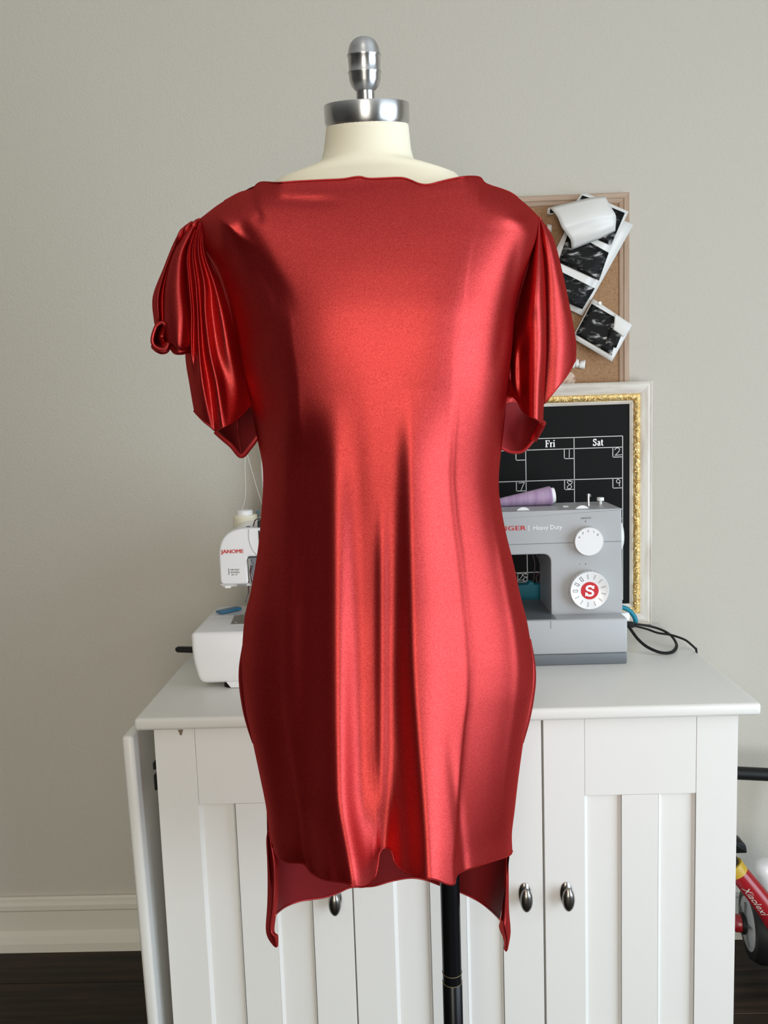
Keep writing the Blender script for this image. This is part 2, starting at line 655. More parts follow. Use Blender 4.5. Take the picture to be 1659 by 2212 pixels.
for i in range(3):
    a, c = CL+i*dw+0.0012, CL+(i+1)*dw-0.0012
    if i == 2: a += 0.0012
    W_ = c-a
    door = fin('door', B(a, c, YD+0.010, YD+0.018, ZB, ZT), 'cab', cab)
    st = 0.212*W_
    sw = (W_-2*st)/3
    g = 0.0004
    for q in (a, c-st):
        fin('stile', B(q, q+st, YD, YD+0.010, ZB, ZT, bev=0.0006, seg=1), 'cab', door)
    fin('rail', B(a+st+g, c-st-g, YD+0.0002, YD+0.010, ZRAIL, ZT, bev=0.0005, seg=1), 'cab', door)
    fin('rail', B(a+st+g, c-st-g, YD+0.0002, YD+0.010, ZB, ZB+0.09, bev=0.0005, seg=1), 'cab', door)
    fin('slat', B(a+st+sw, c-st-sw, YD+0.0008, YD+0.010, ZB+0.09, ZRAIL-0.0006, bev=0.0005, seg=1), 'cab', door)
    for q in (a+st, c-st-sw):
        pr = [(q, 0.0005), (q+0.0052, 0.0062), (q+sw-0.005, 0.0070), (q+sw-0.001, 0.001)]
        bm = bmesh.new()
        za, zb = ZB+0.09, ZRAIL-0.0004
        lo = [bm.verts.new((x, YD+y, za)) for x, y in pr]
        hi = [bm.verts.new((x, YD+y, zb)) for x, y in pr]
        lo2 = [bm.verts.new((pr[0][0], YD+.010, za)), bm.verts.new((pr[-1][0], YD+.010, za))]
        hi2 = [bm.verts.new((pr[0][0], YD+.010, zb)), bm.verts.new((pr[-1][0], YD+.010, zb))]
        for k in range(3): bm.faces.new((lo[k], lo[k+1], hi[k+1], hi[k]))
        bm.faces.new((lo2[0], lo[0], hi[0], hi2[0])); bm.faces.new((lo[3], lo2[1], hi2[1], hi[3]))
        bm.faces.new(lo+[lo2[1], lo2[0]]); bm.faces.new([hi2[0], hi2[1]]+hi[::-1])
        fin('panel_strip', bm, 'cab', door)
    kx = [P(722, 1936, YD-0.02).x, P(1137, 1925, YD-0.02).x, P(1228, 1922, YD-0.02).x][i]
    bm = lathe([(0.0001, -0.0005), (0.0085, -0.0005), (0.010, 0.0012), (0.0085, 0.003), (0.005, 0.0048), (0.0042, 0.009), (0.005, 0.013), (0.008, 0.0145),
                (0.0102, 0.018), (0.0098, 0.0215), (0.0075, 0.0245), (0.004, 0.0262), (0.0001, 0.0267)], (kx, YD, KNZ), Vector((0, -1, 0)), 28, 1.0, 1.95)
    fin('knob', bm, 'knob', door, True)
# paint chip at the top of the left door
p = P(390, 1580, YD)
fin('paint_chip', prism([(p.x-0.004, p.z+0.003), (p.x+0.0045, p.z+0.003), (p.x+0.003, p.z-0.002), (p.x+0.0015, p.z-0.0065), (p.x-0.001, p.z-0.006), (p.x-0.0025, p.z-0.0015)],
                        YD-0.0005, YD+0.001), 'chip', cab, label='bare brown chip in the white paint')
# drop leaf at the left
LT = P(276, 1590, YT+0.008)
lx0, lx1 = P(262, 1590, YT+0.008).x, P(287, 1590, YT+0.008).x
b = B(lx0, lx1, YT+0.006, DW-0.03, 0.10, LT.z, bev=0.006, seg=3)
sh = 0.010
for v in b.verts:
    v.co.x += sh*(LT.z-v.co.z)/0.62
fin('drop_leaf', b, 'cabtop', cab, True)
for py, hh in ((1657, .006), (1693, .013)):
    q = P(337, py, YD)
    fin('hinge', B(CL-0.005, CL-0.0005, YD+0.003, YD+0.035, q.z-hh, q.z+hh, bev=0.001, seg=1), 'black', cab)
for yy in (YT+0.09, YT+0.42):
    fin('leaf_hinge', B(lx1-0.004, XL+0.03, yy, yy+0.05, HT-0.0235, HT-0.0206, bev=0.0008, seg=1), 'steel', cab)

# ================================================================== CHALKBOARD CALENDAR
YCF = 1.752                                       # front of frame
YCB = YCF+0.020
fr = P(1411, 824, YCF); fb = P(1409, 1346, YCF); fl = P(562, 1000, YCF)
fx0, fx1, fz1, fz0 = fl.x, (fr.x+fb.x)/2, P(1390, 823, YCF).z, HT+0.0003
cb = thing('chalkboard_calendar', ((fx0+fx1)/2, (YCF+YCB)/2, fz0), 'black chalkboard calendar in a whitewashed frame with gilt trim standing on the cabinet', 'calendar')
FWD = 47*YCF/FPX
def frame_ring(x0, x1, z0, z1, prof, nm, mts, parent):
    """four mitred rails; prof = list of (inset, y)"""
    cs = [((x0, z0), (1, 1)), ((x1, z0), (-1, 1)), ((x1, z1), (-1, -1)), ((x0, z1), (1, -1))]
    for k in range(4):
        (pa, da), (pb, db) = cs[k], cs[(k+1) % 4]
        bm = bmesh.new()
        A = [bm.verts.new((pa[0]+da[0]*i, y, pa[1]+da[1]*i)) for i, y in prof]
        Bv = [bm.verts.new((pb[0]+db[0]*i, y, pb[1]+db[1]*i)) for i, y in prof]
        n = len(prof)
        for i in range(n):
            bm.faces.new((A[i], Bv[i], Bv[(i+1) % n], A[(i+1) % n]))
        bm.faces.new(A); bm.faces.new(Bv[::-1])
        fin(nm, bm, mts[k % 2], parent)
w1, w2 = 0.54*FWD, 0.85*FWD
frame_ring(fx0, fx1, fz0, fz1, [(0, YCB), (0, YCF+0.004), (0.003, YCF), (0.006, YCF+0.0015), (0.010, YCF), (w1-0.004, YCF+0.003), (w1, YCF+0.005), (w1, YCB)], 'frame_rail', ('washh', 'wash'), cb)
frame_ring(fx0+w1, fx1-w1, fz0+w1, fz1-w1, [(0, YCB), (0, YCF+0.005), (0.002, YCF+0.002), (0.007, YCF+0.0015), (w2-w1-0.001, YCF+0.006), (w2-w1, YCF+0.008), (w2-w1, YCB)], 'gilt_trim', ('gilt', 'gilt'), cb)
frame_ring(fx0+w2, fx1-w2, fz0+w2, fz1-w2, [(0, YCB), (0, YCF+0.007), (0.002, YCF+0.007), (FWD-w2, YCF+0.010), (FWD-w2, YCB)], 'inner_lip', ('washh', 'wash'), cb)
YS = YCF+0.012
slate = fin('slate', B(fx0+FWD-0.002, fx1-FWD+0.002, YS, YS+0.006, fz0+FWD-0.002, fz1-FWD+0.002), 'slate', cb)
# raised gilt relief: little bumps along the trim, one joined part
b = bmesh.new()
rm = random.Random(3)
def bump(b, x, z, r, dz):
    s = bmesh.new()
    bmesh.ops.create_icosphere(s, subdivisions=1, radius=1)
    a = rm.uniform(0, PI)
    for v in s.verts:
        cx_, cz_ = v.co.x*r*1.6, v.co.z*r*0.7
        v.co = Vector((x+cx_*math.cos(a)-cz_*math.sin(a), YCF+0.004+v.co.y*0.0035+dz, z+cx_*math.sin(a)+cz_*math.cos(a)))
    merge(b, s)
zz = fz0+w1+0.006
gx = fx1-(w1+w2)/2
while zz < fz1-w1-0.005:
    bump(b, gx+rm.uniform(-.0035, .0035), zz, rm.uniform(.0022, .0040), rm.uniform(-.001, .001))
    zz += rm.uniform(.002, .0045)
xx = fx0+w1
gz = fz1-(w1+w2)/2
while xx < fx1-w1-0.005:
    bump(b, xx, gz+rm.uniform(-.003, .003), rm.uniform(.0022, .0040), rm.uniform(-.001, .001))
    xx += rm.uniform(.002, .0045)
o = fin('gilt_relief', b, 'gilt', cb, True)
o['kind'] = 'stuff'
# grid lines
def cx_(px, py): return P(px, py, YS).x
def cz_(px, py): return P(px, py, YS).z
gxs = [cx_(1137, 1100), cx_(1241, 1100), cx_(1345, 1100)]
cw = gxs[2]-gxs[1]
gxs = [gxs[2]-cw*k for k in range(7, -1, -1)]
zt, zh = cz_(1241, 945), cz_(1241, 969)
rh = zh-cz_(1241, 1036)
zs = [zt, zh]+[zh-rh*k for k in range(1, 6)]
lw = 0.0016
b = bmesh.new()
for x in gxs: box(b, x-lw/2, x+lw/2, YS-0.0004, YS, zs[-1], zt)
for z in zs: box(b, gxs[0], gxs[-1], YS-0.0004, YS, z-lw/2, z+lw/2)
bw = 0.0215
for c in range(7):
    for r in range(5):
        x = gxs[c+1]; z = zh-rh*r
        box(b, x-bw, x-bw+lw, YS-0.0004, YS, z-bw, z)
        box(b, x-bw, x, YS-0.0004, YS, z-bw, z-bw+lw)
fin('grid_lines', b, 'chalk', slate)
CH = {'1': [[(.5, .95), (.5, .5), (.48, .08)]],
      '2': [[(.15, .75), (.3, .95), (.6, .95), (.7, .75), (.5, .45), (.15, .15), (.3, .18), (.95, .22)]],
      '7': [[(.15, .88), (.5, .88), (.85, .92), (.65, .5), (.45, .05)]],
      '8': [[(.75, .9), (.4, .95), (.25, .75), (.55, .52), (.75, .3), (.55, .08), (.3, .1), (.25, .3), (.5, .5), (.75, .65), (.8, .88), (.5, .85)]],
      '9': [[(.75, .75), (.55, .95), (.35, .8), (.4, .58), (.65, .55), (.78, .8), (.72, .5), (.65, .3), (.75, .18)]]}
def chalk_num(ch, col, row, dx=0):
    x = gxs[col+1]-bw*(0.9-dx); z = zh-rh*row-bw*0.95
    b = strokes(bmesh.new(), [cat(l, len(l)*4) for l in CH[ch]], (x, z), bw*0.85, bw*0.9, 0.0014, YS)
    fin('chalk_numeral', b, 'chalk', slate)
chalk_num('1', 5, 0); chalk_num('2', 6, 0); chalk_num('7', 4, 1); chalk_num('8', 5, 1); chalk_num('9', 6, 1)
chalk_num('2', 4, 4, -0.2); chalk_num('8', 4, 4, 0.25)
# day names, bold serif capitals drawn from strokes
def serif(s, px, py, hpx):
    h = hpx*YS/FPX
    o = P(px, py, YS-0.0001)
    t, tn = h*0.19, h*0.09
    G = {'F': (0.62, [(t, [(.16, 0), (.16, 1)]), (tn, [(0, .03), (.36, .03)]), (tn, [(0, .97), (.6, .97)]), (tn*1.3, [(.58, 1), (.58, .74)]), (tn, [(.2, .52), (.44, .52)]), (tn, [(.44, .64), (.44, .4)])]),
         'S': (0.56, [(t*.85, cat([(.46, .8), (.3, .96), (.1, .88), (.08, .7), (.26, .55), (.44, .4), (.42, .16), (.24, .04), (.06, .18)], 24)), (tn, [(.48, 1), (.48, .72)]), (tn, [(.03, .32), (.03, 0)])]),
         'r': (0.44, [(t, [(.14, 0), (.14, .66)]), (tn, [(0, .03), (.32, .03)]), (tn, [(0, .65), (.2, .65)]), (t*.8, cat([(.17, .45), (.24, .6), (.38, .62)], 8))]),
         'i': (0.30, [(t, [(.14, 0), (.14, .66)]), (tn, [(0, .03), (.28, .03)]), (tn, [(0, .65), (.2, .65)]), (t*1.05, [(.14, .84), (.14, 1.02)])]),
         'a': (0.50, [(t, [(.36, .06), (.36, .5)]), (t*.7, cat([(.38, .5), (.28, .64), (.08, .56)], 10)), (t*.75, cat([(.36, .38), (.14, .32), (.08, .14), (.2, .03), (.36, .14)], 14)), (tn, [(.34, .05), (.5, .05)])]),
         't': (0.36, [(t, [(.16, .1), (.16, .86)]), (tn, [(0, .63), (.34, .63)]), (t*.7, cat([(.17, .14), (.22, .03), (.36, .08)], 8))])}
    b = bmesh.new()
    x = o.x
    for ch in s:
        adv, ls = G[ch]
        strokes(b, ls, (x, o.z), h, h, t, YS)
        x += adv*h*1.08
    fin('day_name', b, 'white', slate)
serif('Fri', 1178, 966, 14.5)
serif('Sat', 1281, 963, 14.5)

# ================================================================== CORK BOARD
YKF = DW-0.0155
kz1 = P(1250, 419, YKF).z; kx1 = P(1360, 620, YKF).x; kx0 = P(820, 620, YKF).x; kz0 = P(1300, 905, YKF).z
ck = thing('cork_board', ((kx0+kx1)/2, DW-0.008, kz0), 'cork pinboard with pale oak frame hung above the chalkboard', 'pinboard')
KW = 21*YKF/FPX
frame_ring(kx0, kx1, kz0, kz1, [(0, DW-0.001), (0, YKF+0.002), (0.002, YKF), (KW*.5, YKF), (KW*.6, YKF+0.002), (KW*.92, YKF+0.004), (KW, YKF+0.006), (KW, DW-0.001)], 'frame_rail', ('oakh', 'oak'), ck)
YK = YKF+0.007
fin('cork', B(kx0+KW-.002, kx1-KW+.002, YK, DW-0.002, kz0+KW-.002, kz1-KW+.002), 'cork', ck)

# papers pinned on it
def loft(rows, nu, nv, Y0):
    """rows of (px,py,dy): smooth sheet of world points"""
    rr = [cat(r, nu) for r in rows]
    cols = [cat([r[i] for r in rr], nv) for i in range(nu)]
    return [[P(cols[i][j][0], cols[i][j][1], Y0+cols[i][j][2]) for i in range(nu)] for j in range(nv)]
def quad(cs, nu, nv, Y0, dys=(0, 0, 0, 0), bow=0):
    """tl,tr,br,bl pixels -> sheet grid"""
    out = []
    for j in range(nv):
        v = j/(nv-1)
        row = []
        for i in range(nu):
            u = i/(nu-1)
            px = (cs[0][0]*(1-u)+cs[1][0]*u)*(1-v)+(cs[3][0]*(1-u)+cs[2][0]*u)*v
            py = (cs[0][1]*(1-u)+cs[1][1]*u)*(1-v)+(cs[3][1]*(1-u)+cs[2][1]*u)*v
            dy = (dys[0]*(1-u)+dys[1]*u)*(1-v)+(dys[3]*(1-u)+dys[2]*u)*v-bow*math.sin(PI*v)
            row.append(P(px, py, Y0+dy))
        out.append(row)
    return out
for k in range(3): M['scan%d' % k] = scan_mat('ultrasound_print_%d' % k, 1.7*k+0.4)
YP = YKF-0.003
def paper(name, label, rows_or_grid, cat_='photo', loc=None):
    c = rows_or_grid[len(rows_or_grid)//2][len(rows_or_grid[0])//2]
    t = thing(name, c, label, cat_)
    sheet('paper', rows_or_grid, 'paper', t, thick=0.0003)
    return t
# long strip behind
s0 = paper('photo_strip', 'blank white edge of a print strip showing behind the tilted three scans', quad([(1275, 440), (1368, 486), (1258, 682), (1168, 640)], 6, 8, YP, bow=0.002))
# strip of three scans
s1 = paper('photo_strip', 'tilted strip of three dark ultrasound scans on the cork board', quad([(1262, 415), (1358, 457), (1255, 668), (1160, 622)], 6, 12, YP-0.006, bow=0.003))
def scan(par, cs, k, dy, bow=0.0):
    o = sheet('scan_image', quad(cs, 5, 5, YP+dy), 'scan%d' % k, par, thick=0.0003)
    return o
scan(s1, [(1262, 424), (1350, 460), (1320, 530), (1230, 492)], 0, -0.0107)
scan(s1, [(1229, 498), (1315, 546), (1294, 606), (1206, 566)], 1, -0.0112)
scan(s1, [(1203, 582), (1285, 623), (1258, 668), (1172, 630)], 2, -0.0105)
# curled sheet with its white back showing
rows = [[(1187, 448, -.012), (1225, 439, -.018), (1270, 428, -.018), (1307, 423, -.012)],
        [(1203, 466, -.034), (1240, 457, -.038), (1283, 446, -.038), (1318, 444, -.030)],
        [(1213, 490, -.044), (1250, 479, -.048), (1290, 466, -.048), (1329, 462, -.040)],
        [(1222, 503, -.040), (1258, 491, -.043), (1298, 479, -.043), (1331, 474, -.036)],
        [(1233, 520, -.036), (1265, 508, -.042), (1300, 497, -.042), (1330, 487, -.034)],
        [(1234, 540, -.018), (1262, 529, -.024), (1300, 514, -.024), (1329, 499, -.018)]]
cu = thing('curled_photo', P(1260, 480, YP-0.02), 'curled print showing its blank white back, over the strip of scans', 'photo')
sheet('paper', loft(rows, 10, 14, YP), 'paper', cu, thick=0.0003)
sheet('paper_edge', loft([[(1181, 462, -.006), (1190, 464, -.006), (1198, 461, -.010)], [(1184, 449, -.010), (1190, 450, -.012), (1197, 452, -.016)]], 5, 4, YP), 'paper', cu, thick=0.0003)
sheet('black_corner', loft([[(1188, 460, -.008), (1193, 460, -.009), (1199, 459, -.011)], [(1188, 452, -.012), (1193, 453, -.013), (1199, 455, -.017)]], 5, 4, YP-0.001), 'black', cu, thick=0.0003)
# small one peeking at the top
s3 = paper('photo_print', 'small black scan corner peeking above the curled white sheet', quad([(1257, 417), (1288, 430), (1280, 452), (1244, 435)], 4, 4, YP-0.0128))
sheet('scan_image', quad([(1258, 422), (1280, 429), (1274, 448), (1250, 434)], 4, 4, YP-0.0136), 'scan1', s3, thick=0.0003)
# lower print, curling at its right corner
s4 = paper('photo_print', 'square ultrasound scan with curled white corner, lowest print on the cork board', quad([(1281, 645), (1366, 702), (1322, 781), (1236, 730)], 8, 8, YP-0.009, dys=(0.003, -.012, -.012, 0)))
g = quad([(1278, 656), (1336, 690), (1322, 768), (1243, 722)], 8, 8, YP-0.0105, dys=(0.003, -.0085, -.0125, 0))
sheet('scan_image', g, 'scan2', s4, thick=0.0003)
sheet('scan_image', quad([(1318, 706), (1343, 722), (1331, 752), (1308, 742)], 4, 4, YP-0.0205, dys=(0, -.003, -.003, 0)), 'scan0', s4, thick=0.0003)
fl_ = [[(1328, 678, -.0190), (1345, 688, -.021), (1365, 701, -.0225)], [(1327, 695, -.024), (1342, 705, -.026), (1358, 714, -.025)], [(1324, 712, -.0225), (1336, 720, -.0235), (1346, 728, -.0235)]]
sheet('curled_corner', loft(fl_, 8, 8, YP), 'paper', s4, thick=0.0003)
# pin and scraps
pp = P(1294, 656, YP-0.012)
t = thing('push_pin', pp, 'clear push pin holding the lowest scan print', 'pin')
fin('head', lathe([(0.0001, 0), (0.003, 0.0005), (0.0032, 0.002), (0.002, 0.004), (0.002, 0.007), (0.0035, 0.009), (0.0001, 0.0095)], pp, Vector((0, -1, 0)), 12), 'white', t, True)
for k, (cs, lab) in enumerate([([(1233, 778), (1240, 775), (1246, 792), (1237, 796)], 'leftmost cream scrap pinned below the lowest scan'),
                               ([(1243, 774), (1250, 777), (1252, 795), (1243, 793)], 'middle cream scrap pinned below the lowest scan'),
                               ([(1252, 780), (1265, 778), (1263, 797), (1250, 795)], 'rightmost cream scrap pinned below the lowest scan'),
                               ([(1182, 484), (1192, 486), (1192, 502), (1183, 500)], 'small cream scrap on the cork just right of the dress shoulder')]):
    g = quad(cs, 4, 4, YK-0.002, dys=(0, -.004, 0, -.003), bow=0.002)
    tag(sheet('paper_scrap', g, 'paper', None, loc=g[1][1], thick=0.0004), lab, 'paper', 'cream scraps on the cork')
q = P(1226, 820, YK)
tag(fin('round_sticker', lathe([(0.0001, 0), (0.0165, 0), (0.0165, 0.0006), (0.0001, 0.0006)], q, Vector((0, -1, 0)), 28), 'sticker', None, loc=q),
    'round cream and brown sticker on the cork beside the sleeve', 'sticker')

# ================================================================== GREY SEWING MACHINE
YB = PZ(1357, 1434, HT).y                          # base front
YM = YB+0.040                                      # body front
YMB = YM+0.125
def X(px, py, Y=YM): return P(px, py, Y).x
def Z(px, py, Y=YM): return P(px, py, Y).z
sm = thing('sewing_machine', (X(1200, 1300), YM+0.04, HT), 'grey heavy-duty sewing machine with two white dials on the cabinet', 'sewing machine')
bx0, bx1 = X(905, 1400, YB), X(1356, 1400, YB)
zb1 = Z(1250, 1338, YB)
zs0 = Z(1250, 1413, YB)
fin('base', B(bx0, bx1, YB, YMB+0.01, zs0, zb1, bev=0.004, seg=3), 'grey', sm, True)
fin('base_strip', B(bx0+.001, bx1-.001, YB+.001, YMB+0.009, HT+0.0005, zs0, bev=0.002), 'greyd', sm, True)
xo = X(1190, 1250); xr = X(1343, 1250)
zo1 = Z(1150, 1198); zt1 = Z(1200, 1102)
zbt = zb1-0.001
hx0 = bx0+0.005; hx1 = hx0+0.10
poly = [(hx0, Z(1000, 1290)), (hx1, Z(1000, 1290)), (hx1, zo1), (xo, zo1), (xo, zbt), (xr+0.002, zbt), (xr, zt1), (hx0, zt1)]
rad = [0.008, 0.004, 0.01, 0.016, 0.0, 0, 0.003, 0.02]
body = fin('body', prism(rpoly(poly, rad), YM, YMB, bev=0.003), 'grey', sm, True)
# flared foot of the pillar where it meets the base
fin('bed_edge', prism([(bx0+.002, zb1-.0005), (xo+0.003, zb1-.0005), (xo+0.003, zb1+.0012), (bx0+.002, zb1+.0012)], YB+0.003, YMB), 'greyd', sm)
fin('seam_line', B(hx0+.002, xr-.0005, YM-0.0003, YM+0.002, Z(1180, 1174)-.0005, Z(1180, 1174)+.0005), 'greyd', sm)
xs = X(1190, 1370, YB)
fin('bed_seam', B(xs-.0005, xs+.0005, YB-0.0003, YB+0.002, Z(1190, 1358, YB), zb1-.002), 'greyd', sm)
def yaxis(prof, c, n=40, sx=1, sy=1): return lathe(prof, c, Vector((0, -1, 0)), n, sx, sy)
# dials
def dial(px, py, rpx, h, nm, ribs=36):
    c = P(px, py, YM-h)
    c = Vector((c.x, YM, c.z))
    r = rpx*(YM-h)/FPX
    bm = bmesh.new()
    n = ribs*2
    a = [bm.verts.new((c.x+(r*1.02-(0.0012 if i % 2 else 0))*math.cos(2*PI*i/n), YM, c.z+(r*1.02-(0.0012 if i % 2 else 0))*math.sin(2*PI*i/n))) for i in range(n)]
    d = [bm.verts.new((v.co.x, YM-h*0.86, v.co.z)) for v in a]
    for i in range(n): bm.faces.new((a[i], a[(i+1) % n], d[(i+1) % n], d[i]))
    bm.faces.new(d)
    o = fin(nm, bm, 'dial', sm)
    fin('dial_face', yaxis([(r*1.0, h*.80), (r*1.0, h*.95), (r*.985, h), (r*.95, h), (r*.94, h*.985), (0.0001, h*.985)], c, 56), 'plastw', o, True)
    return o, c, r, YM-h*.985
d1, c1, r1, yd1 = dial(1273, 1170, 31, 0.016, 'length_dial')
d2, c2, r2, yd2 = dial(1274, 1276, 42, 0.018, 'stitch_dial')
for s, a in (('4', 155), ('3', 125), ('2', 95), ('1', 65), ('0', 38)):
    text('dial_number', s, (c1.x+math.cos(a*PI/180)*r1*.76-.0015, yd1-.0002, c1.z+math.sin(a*PI/180)*r1*.76-.002), 0.0042, 'ink', d1)
fin('dial_badge', yaxis([(r2*.46, 0), (r2*.46, .0006), (0.0001, .0006)], (c2.x, yd2, c2.z), 40), 'red', d2)
hs = r2*.56
b = strokes(bmesh.new(), [(hs*.2, cat([(.82, .72), (.62, .93), (.32, .9), (.2, .72), (.34, .56), (.64, .46), (.8, .28), (.68, .08), (.36, .06), (.16, .28)], 30)),
                          (hs*.1, [(.86, .98), (.86, .66)]), (hs*.1, [(.12, .36), (.12, .0)])],
            (c2.x-hs*.5, c2.z-hs*.5), hs, hs, hs*.2, yd2-.0007)
fin('dial_letter', b, 'white', d2)
rs = random.Random(5)
b = bmesh.new()
for k in range(13):
    a = PI/2+0.12-(k+0.0)*2*PI/13
    ox, oz = c2.x+math.cos(a)*r2*.74, c2.z+math.sin(a)*r2*.74
    da = Vector((math.cos(a), math.sin(a))); dt = Vector((-da.y, da.x))
    def tr(u, v): return (ox+da.x*u+dt.x*v, oz+da.y*u+dt.y*v)
    L_ = r2*.12
    if k in (10, 11, 12):
        ln = [tr(-L_, -.0018), tr(L_, -.0018), tr(L_, .0018), tr(-L_, .0018), tr(-L_, -.0018)]
        strokes(b, [ln], (0, 0), 1, 1, .0010, yd2-.0001)
    else:
        ln = [tr(-L_+2*L_*q/6, (.0012 if q % 2 else -.0012)) for q in range(7)]
        strokes(b, [ln], (0, 0), 1, 1, .0006, yd2-.0001)
fin('stitch_symbols', b, 'ink', d2)
text('length_word', 'LENGTH', (X(1255, 1121), YM-.0003, Z(1255, 1121)), 0.0030, 'ink', sm, width=X(1276, 1121)-X(1255, 1121))
for px, py, s in ((1265, 1127, .0016), (1265, 1219, .0014), (1252, 1219, .0010)):
    q = P(px, py, YM)
    fin('marker', prism([(q.x-s, q.z+s), (q.x+s, q.z+s), (q.x, q.z-s)], YM-.0004, YM+.0002), 'ink', sm)
q0, q1 = P(1060, 1149, YM), P(1135, 1146, YM)
text('brand_lettering', 'SINGER', (X(1064, 1148), YM-.0003, Z(1100, 1146)), 0.0088, 'red', sm, bold=0.0004, width=X(1135, 1146)-X(1064, 1148), spacing=1.1)
q = P(1142, 1141, YM)
fin('divider', B(q.x-.0004, q.x+.0004, YM-.0004, YM+.0002, q.z-.006, q.z+.006), 'white', sm)
text('brand_lettering', 'Heavy Duty', (X(1151, 1144), YM-.0003, Z(1180, 1144)), 0.0088, 'white', sm, width=X(1213, 1144)-X(1151, 1144))
# handwheel
hc = P(1345, 1155, YM+0.06)
fin('handwheel', lathe([(0.0001, -0.004), (0.028, -0.004), (0.0315, 0), (0.0315, 0.006), (0.030, 0.010), (0.026, 0.0125), (0.0001, 0.0125)], (xr, YM+0.055, hc.z), Vector((1, 0, 0)), 40), 'dial', sm, True)
# thumb wheels in the top edge, pin, stopper
for px in (1131, 1259):
    q = P(px, 1103, YM+0.008)
    fin('tension_wheel', lathe([(0.0001, -.002), (0.0165, -.002), (0.0175, -.0005), (0.0175, .0005), (0.0165, .002), (0.0001, .002)], (q.x, YM+0.012, zt1-0.0095), Vector((0, 0.35, 1)), 32) if False else
        lathe([(0.0001, -.004), (0.016, -.004), (0.0165, 0), (0.016, .004), (0.0001, .004)], (q.x, YM+0.016, zt1-0.0105), Vector((0, 1, 0)), 32), 'white', sm, True)
q = P(1271, 1096, YM+0.055)
b = lathe([(0.0028, -.002), (0.0028, .003), (0.0024, .004), (0.0024, .020), (0.0030, .0205), (0.0030, .023), (0.0001, .0235)], (q.x, YM+0.055, zt1), n=14)
box(b, q.x+.001, q.x+.0048, YM+.0535, YM+.0565, zt1+.017, zt1+.022)
fin('winder_spindle', b, 'steel', sm, True)
q = P(1297, 1092, YM+0.07)
fin('winder_stop', lathe([(0.003, -.001), (0.003, .007), (0.0068, .0075), (0.0068, .013), (0.006, .0138), (0.0001, .0138)], (q.x, YM+0.07, zt1), n=20), 'plastw', sm, True)
q = P(1216, 1092, YM+0.045)
fin('top_guide', B(q.x, q.x+.010, YM+.044, YM+.050, zt1-.0005, zt1+.0022, bev=.0006), 'plastw', sm)
# needle bar assembly on the (hidden) head
hx = (hx0+hx1)/2
fin('needle_bar', lathe([(.003, 0), (.003, .035), (.0045, .035), (.0045, .06)], (hx, YM+.05, zb1+.02), n=12), 'steel', sm, True)
fin('presser_foot', B(hx-.008, hx+.008, YM+.035, YM+.065, zb1+.006, zb1+.02, bev=.002), 'steel', sm)
# side lever at right of base
q = P(1352, 1333, YM+0.02)
fin('side_lever', B(xr-.002, P(1359, 1340, YM+0.02).x, YM+.012, YM+.028, q.z-.006, q.z+.010, bev=.004), 'plastw', sm, True)

# lavender cone lying on the machine
ca, cbp = P(1075, 1112, YM+0.085), P(1193, 1076, YM+0.085)
ax = (cbp-ca).normalized()
Lc = (P(1188, 1078, YM+.085)-P(1010, 1095, YM+.085)).length
ax = Vector((1, 0, 0.055)).normalized()
R2 = 0.0185; R1 = 0.0040
end = Vector((P(1191, 1077, YM+.085).x, YM+.085, zt1+R2+0.0004))
tc_ = thing('thread_cone', end-ax*0.06, 'lavender cone of sewing thread lying on the grey machine', 'thread')
ax = Vector((1, 0, 0.105)).normalized()
fin('thread', lathe([(0.0001, -.001), (R1, 0), (R1+(R2-R1)*.5, .07), (R2-.0005, .134), (R2, .138), (R2-.002, .1405), (0.0001, .1405)], end-ax*.1405, ax, 40), 'lav', tc_, True)
fin('core', lathe([(R2*.80, .139), (R2*.80, .1455), (R2*.74, .147), (R2*.6, .147), (R2*.6, .142), (0.0001, .142)], end-ax*.1405, ax, 32), 'white', tc_, True)

# teal block with bent wires behind the machine opening
YTB = YMB+0.035
qa, qb = P(1120, 1287, YTB), P(1168, 1263, YTB)
tb = thing('wire_tool_stand', (qa.x+.02, YTB+.012, HT), 'teal block with bent chrome wires seen through the machine opening', 'tool')
fin('block', prism(rpoly([(qa.x, HT+.0005), (qb.x, HT+.0005), (qb.x, qb.z), (qb.x-.012, qb.z), (qb.x-.016, qb.z+.006), (qb.x-.022, qb.z+.006), (qb.x-.028, qb.z), (qa.x, qb.z)], .0012, 3), YTB, YTB+.022, bev=.001), 'teal', tb)
for pts in ([(1151, 1262), (1154, 1238), (1155, 1215), (1150, 1195)], [(1160, 1260), (1158, 1246), (1164, 1238), (1168, 1225), (1163, 1207), (1154, 1192)], [(1164, 1258), (1170, 1232), (1168, 1212), (1160, 1195)]):
    fin('wire', tube([P(x, y, YTB+.008) for x, y in pts], 0.0011, 8, res=16), 'steel', tb, True)

# teal scissor handle right of the machine
YSC = YMB-0.015
pts = [P(x, y, YSC) for x, y in ((1325, 1312), (1340, 1311), (1355, 1316), (1367, 1327), (1373, 1340), (1371, 1349), (1362, 1351), (1352, 1346), (1340, 1343), (1325, 1342))]
sc_ = thing('scissors', P(1350, 1335, YSC), 'teal scissor handle showing behind the right side of the grey machine', 'scissors')
b = tube(pts, 0.0048, 10, res=40, flat=1.1)
fin('handle', b, 'teal', sc_, True)
fin('blade', B(P(1270, 1330, YSC).x, P(1326, 1330, YSC).x, YSC-.001, YSC+.001, P(1325, 1335, YSC).z, P(1325, 1322, YSC).z), 'steel', sc_)

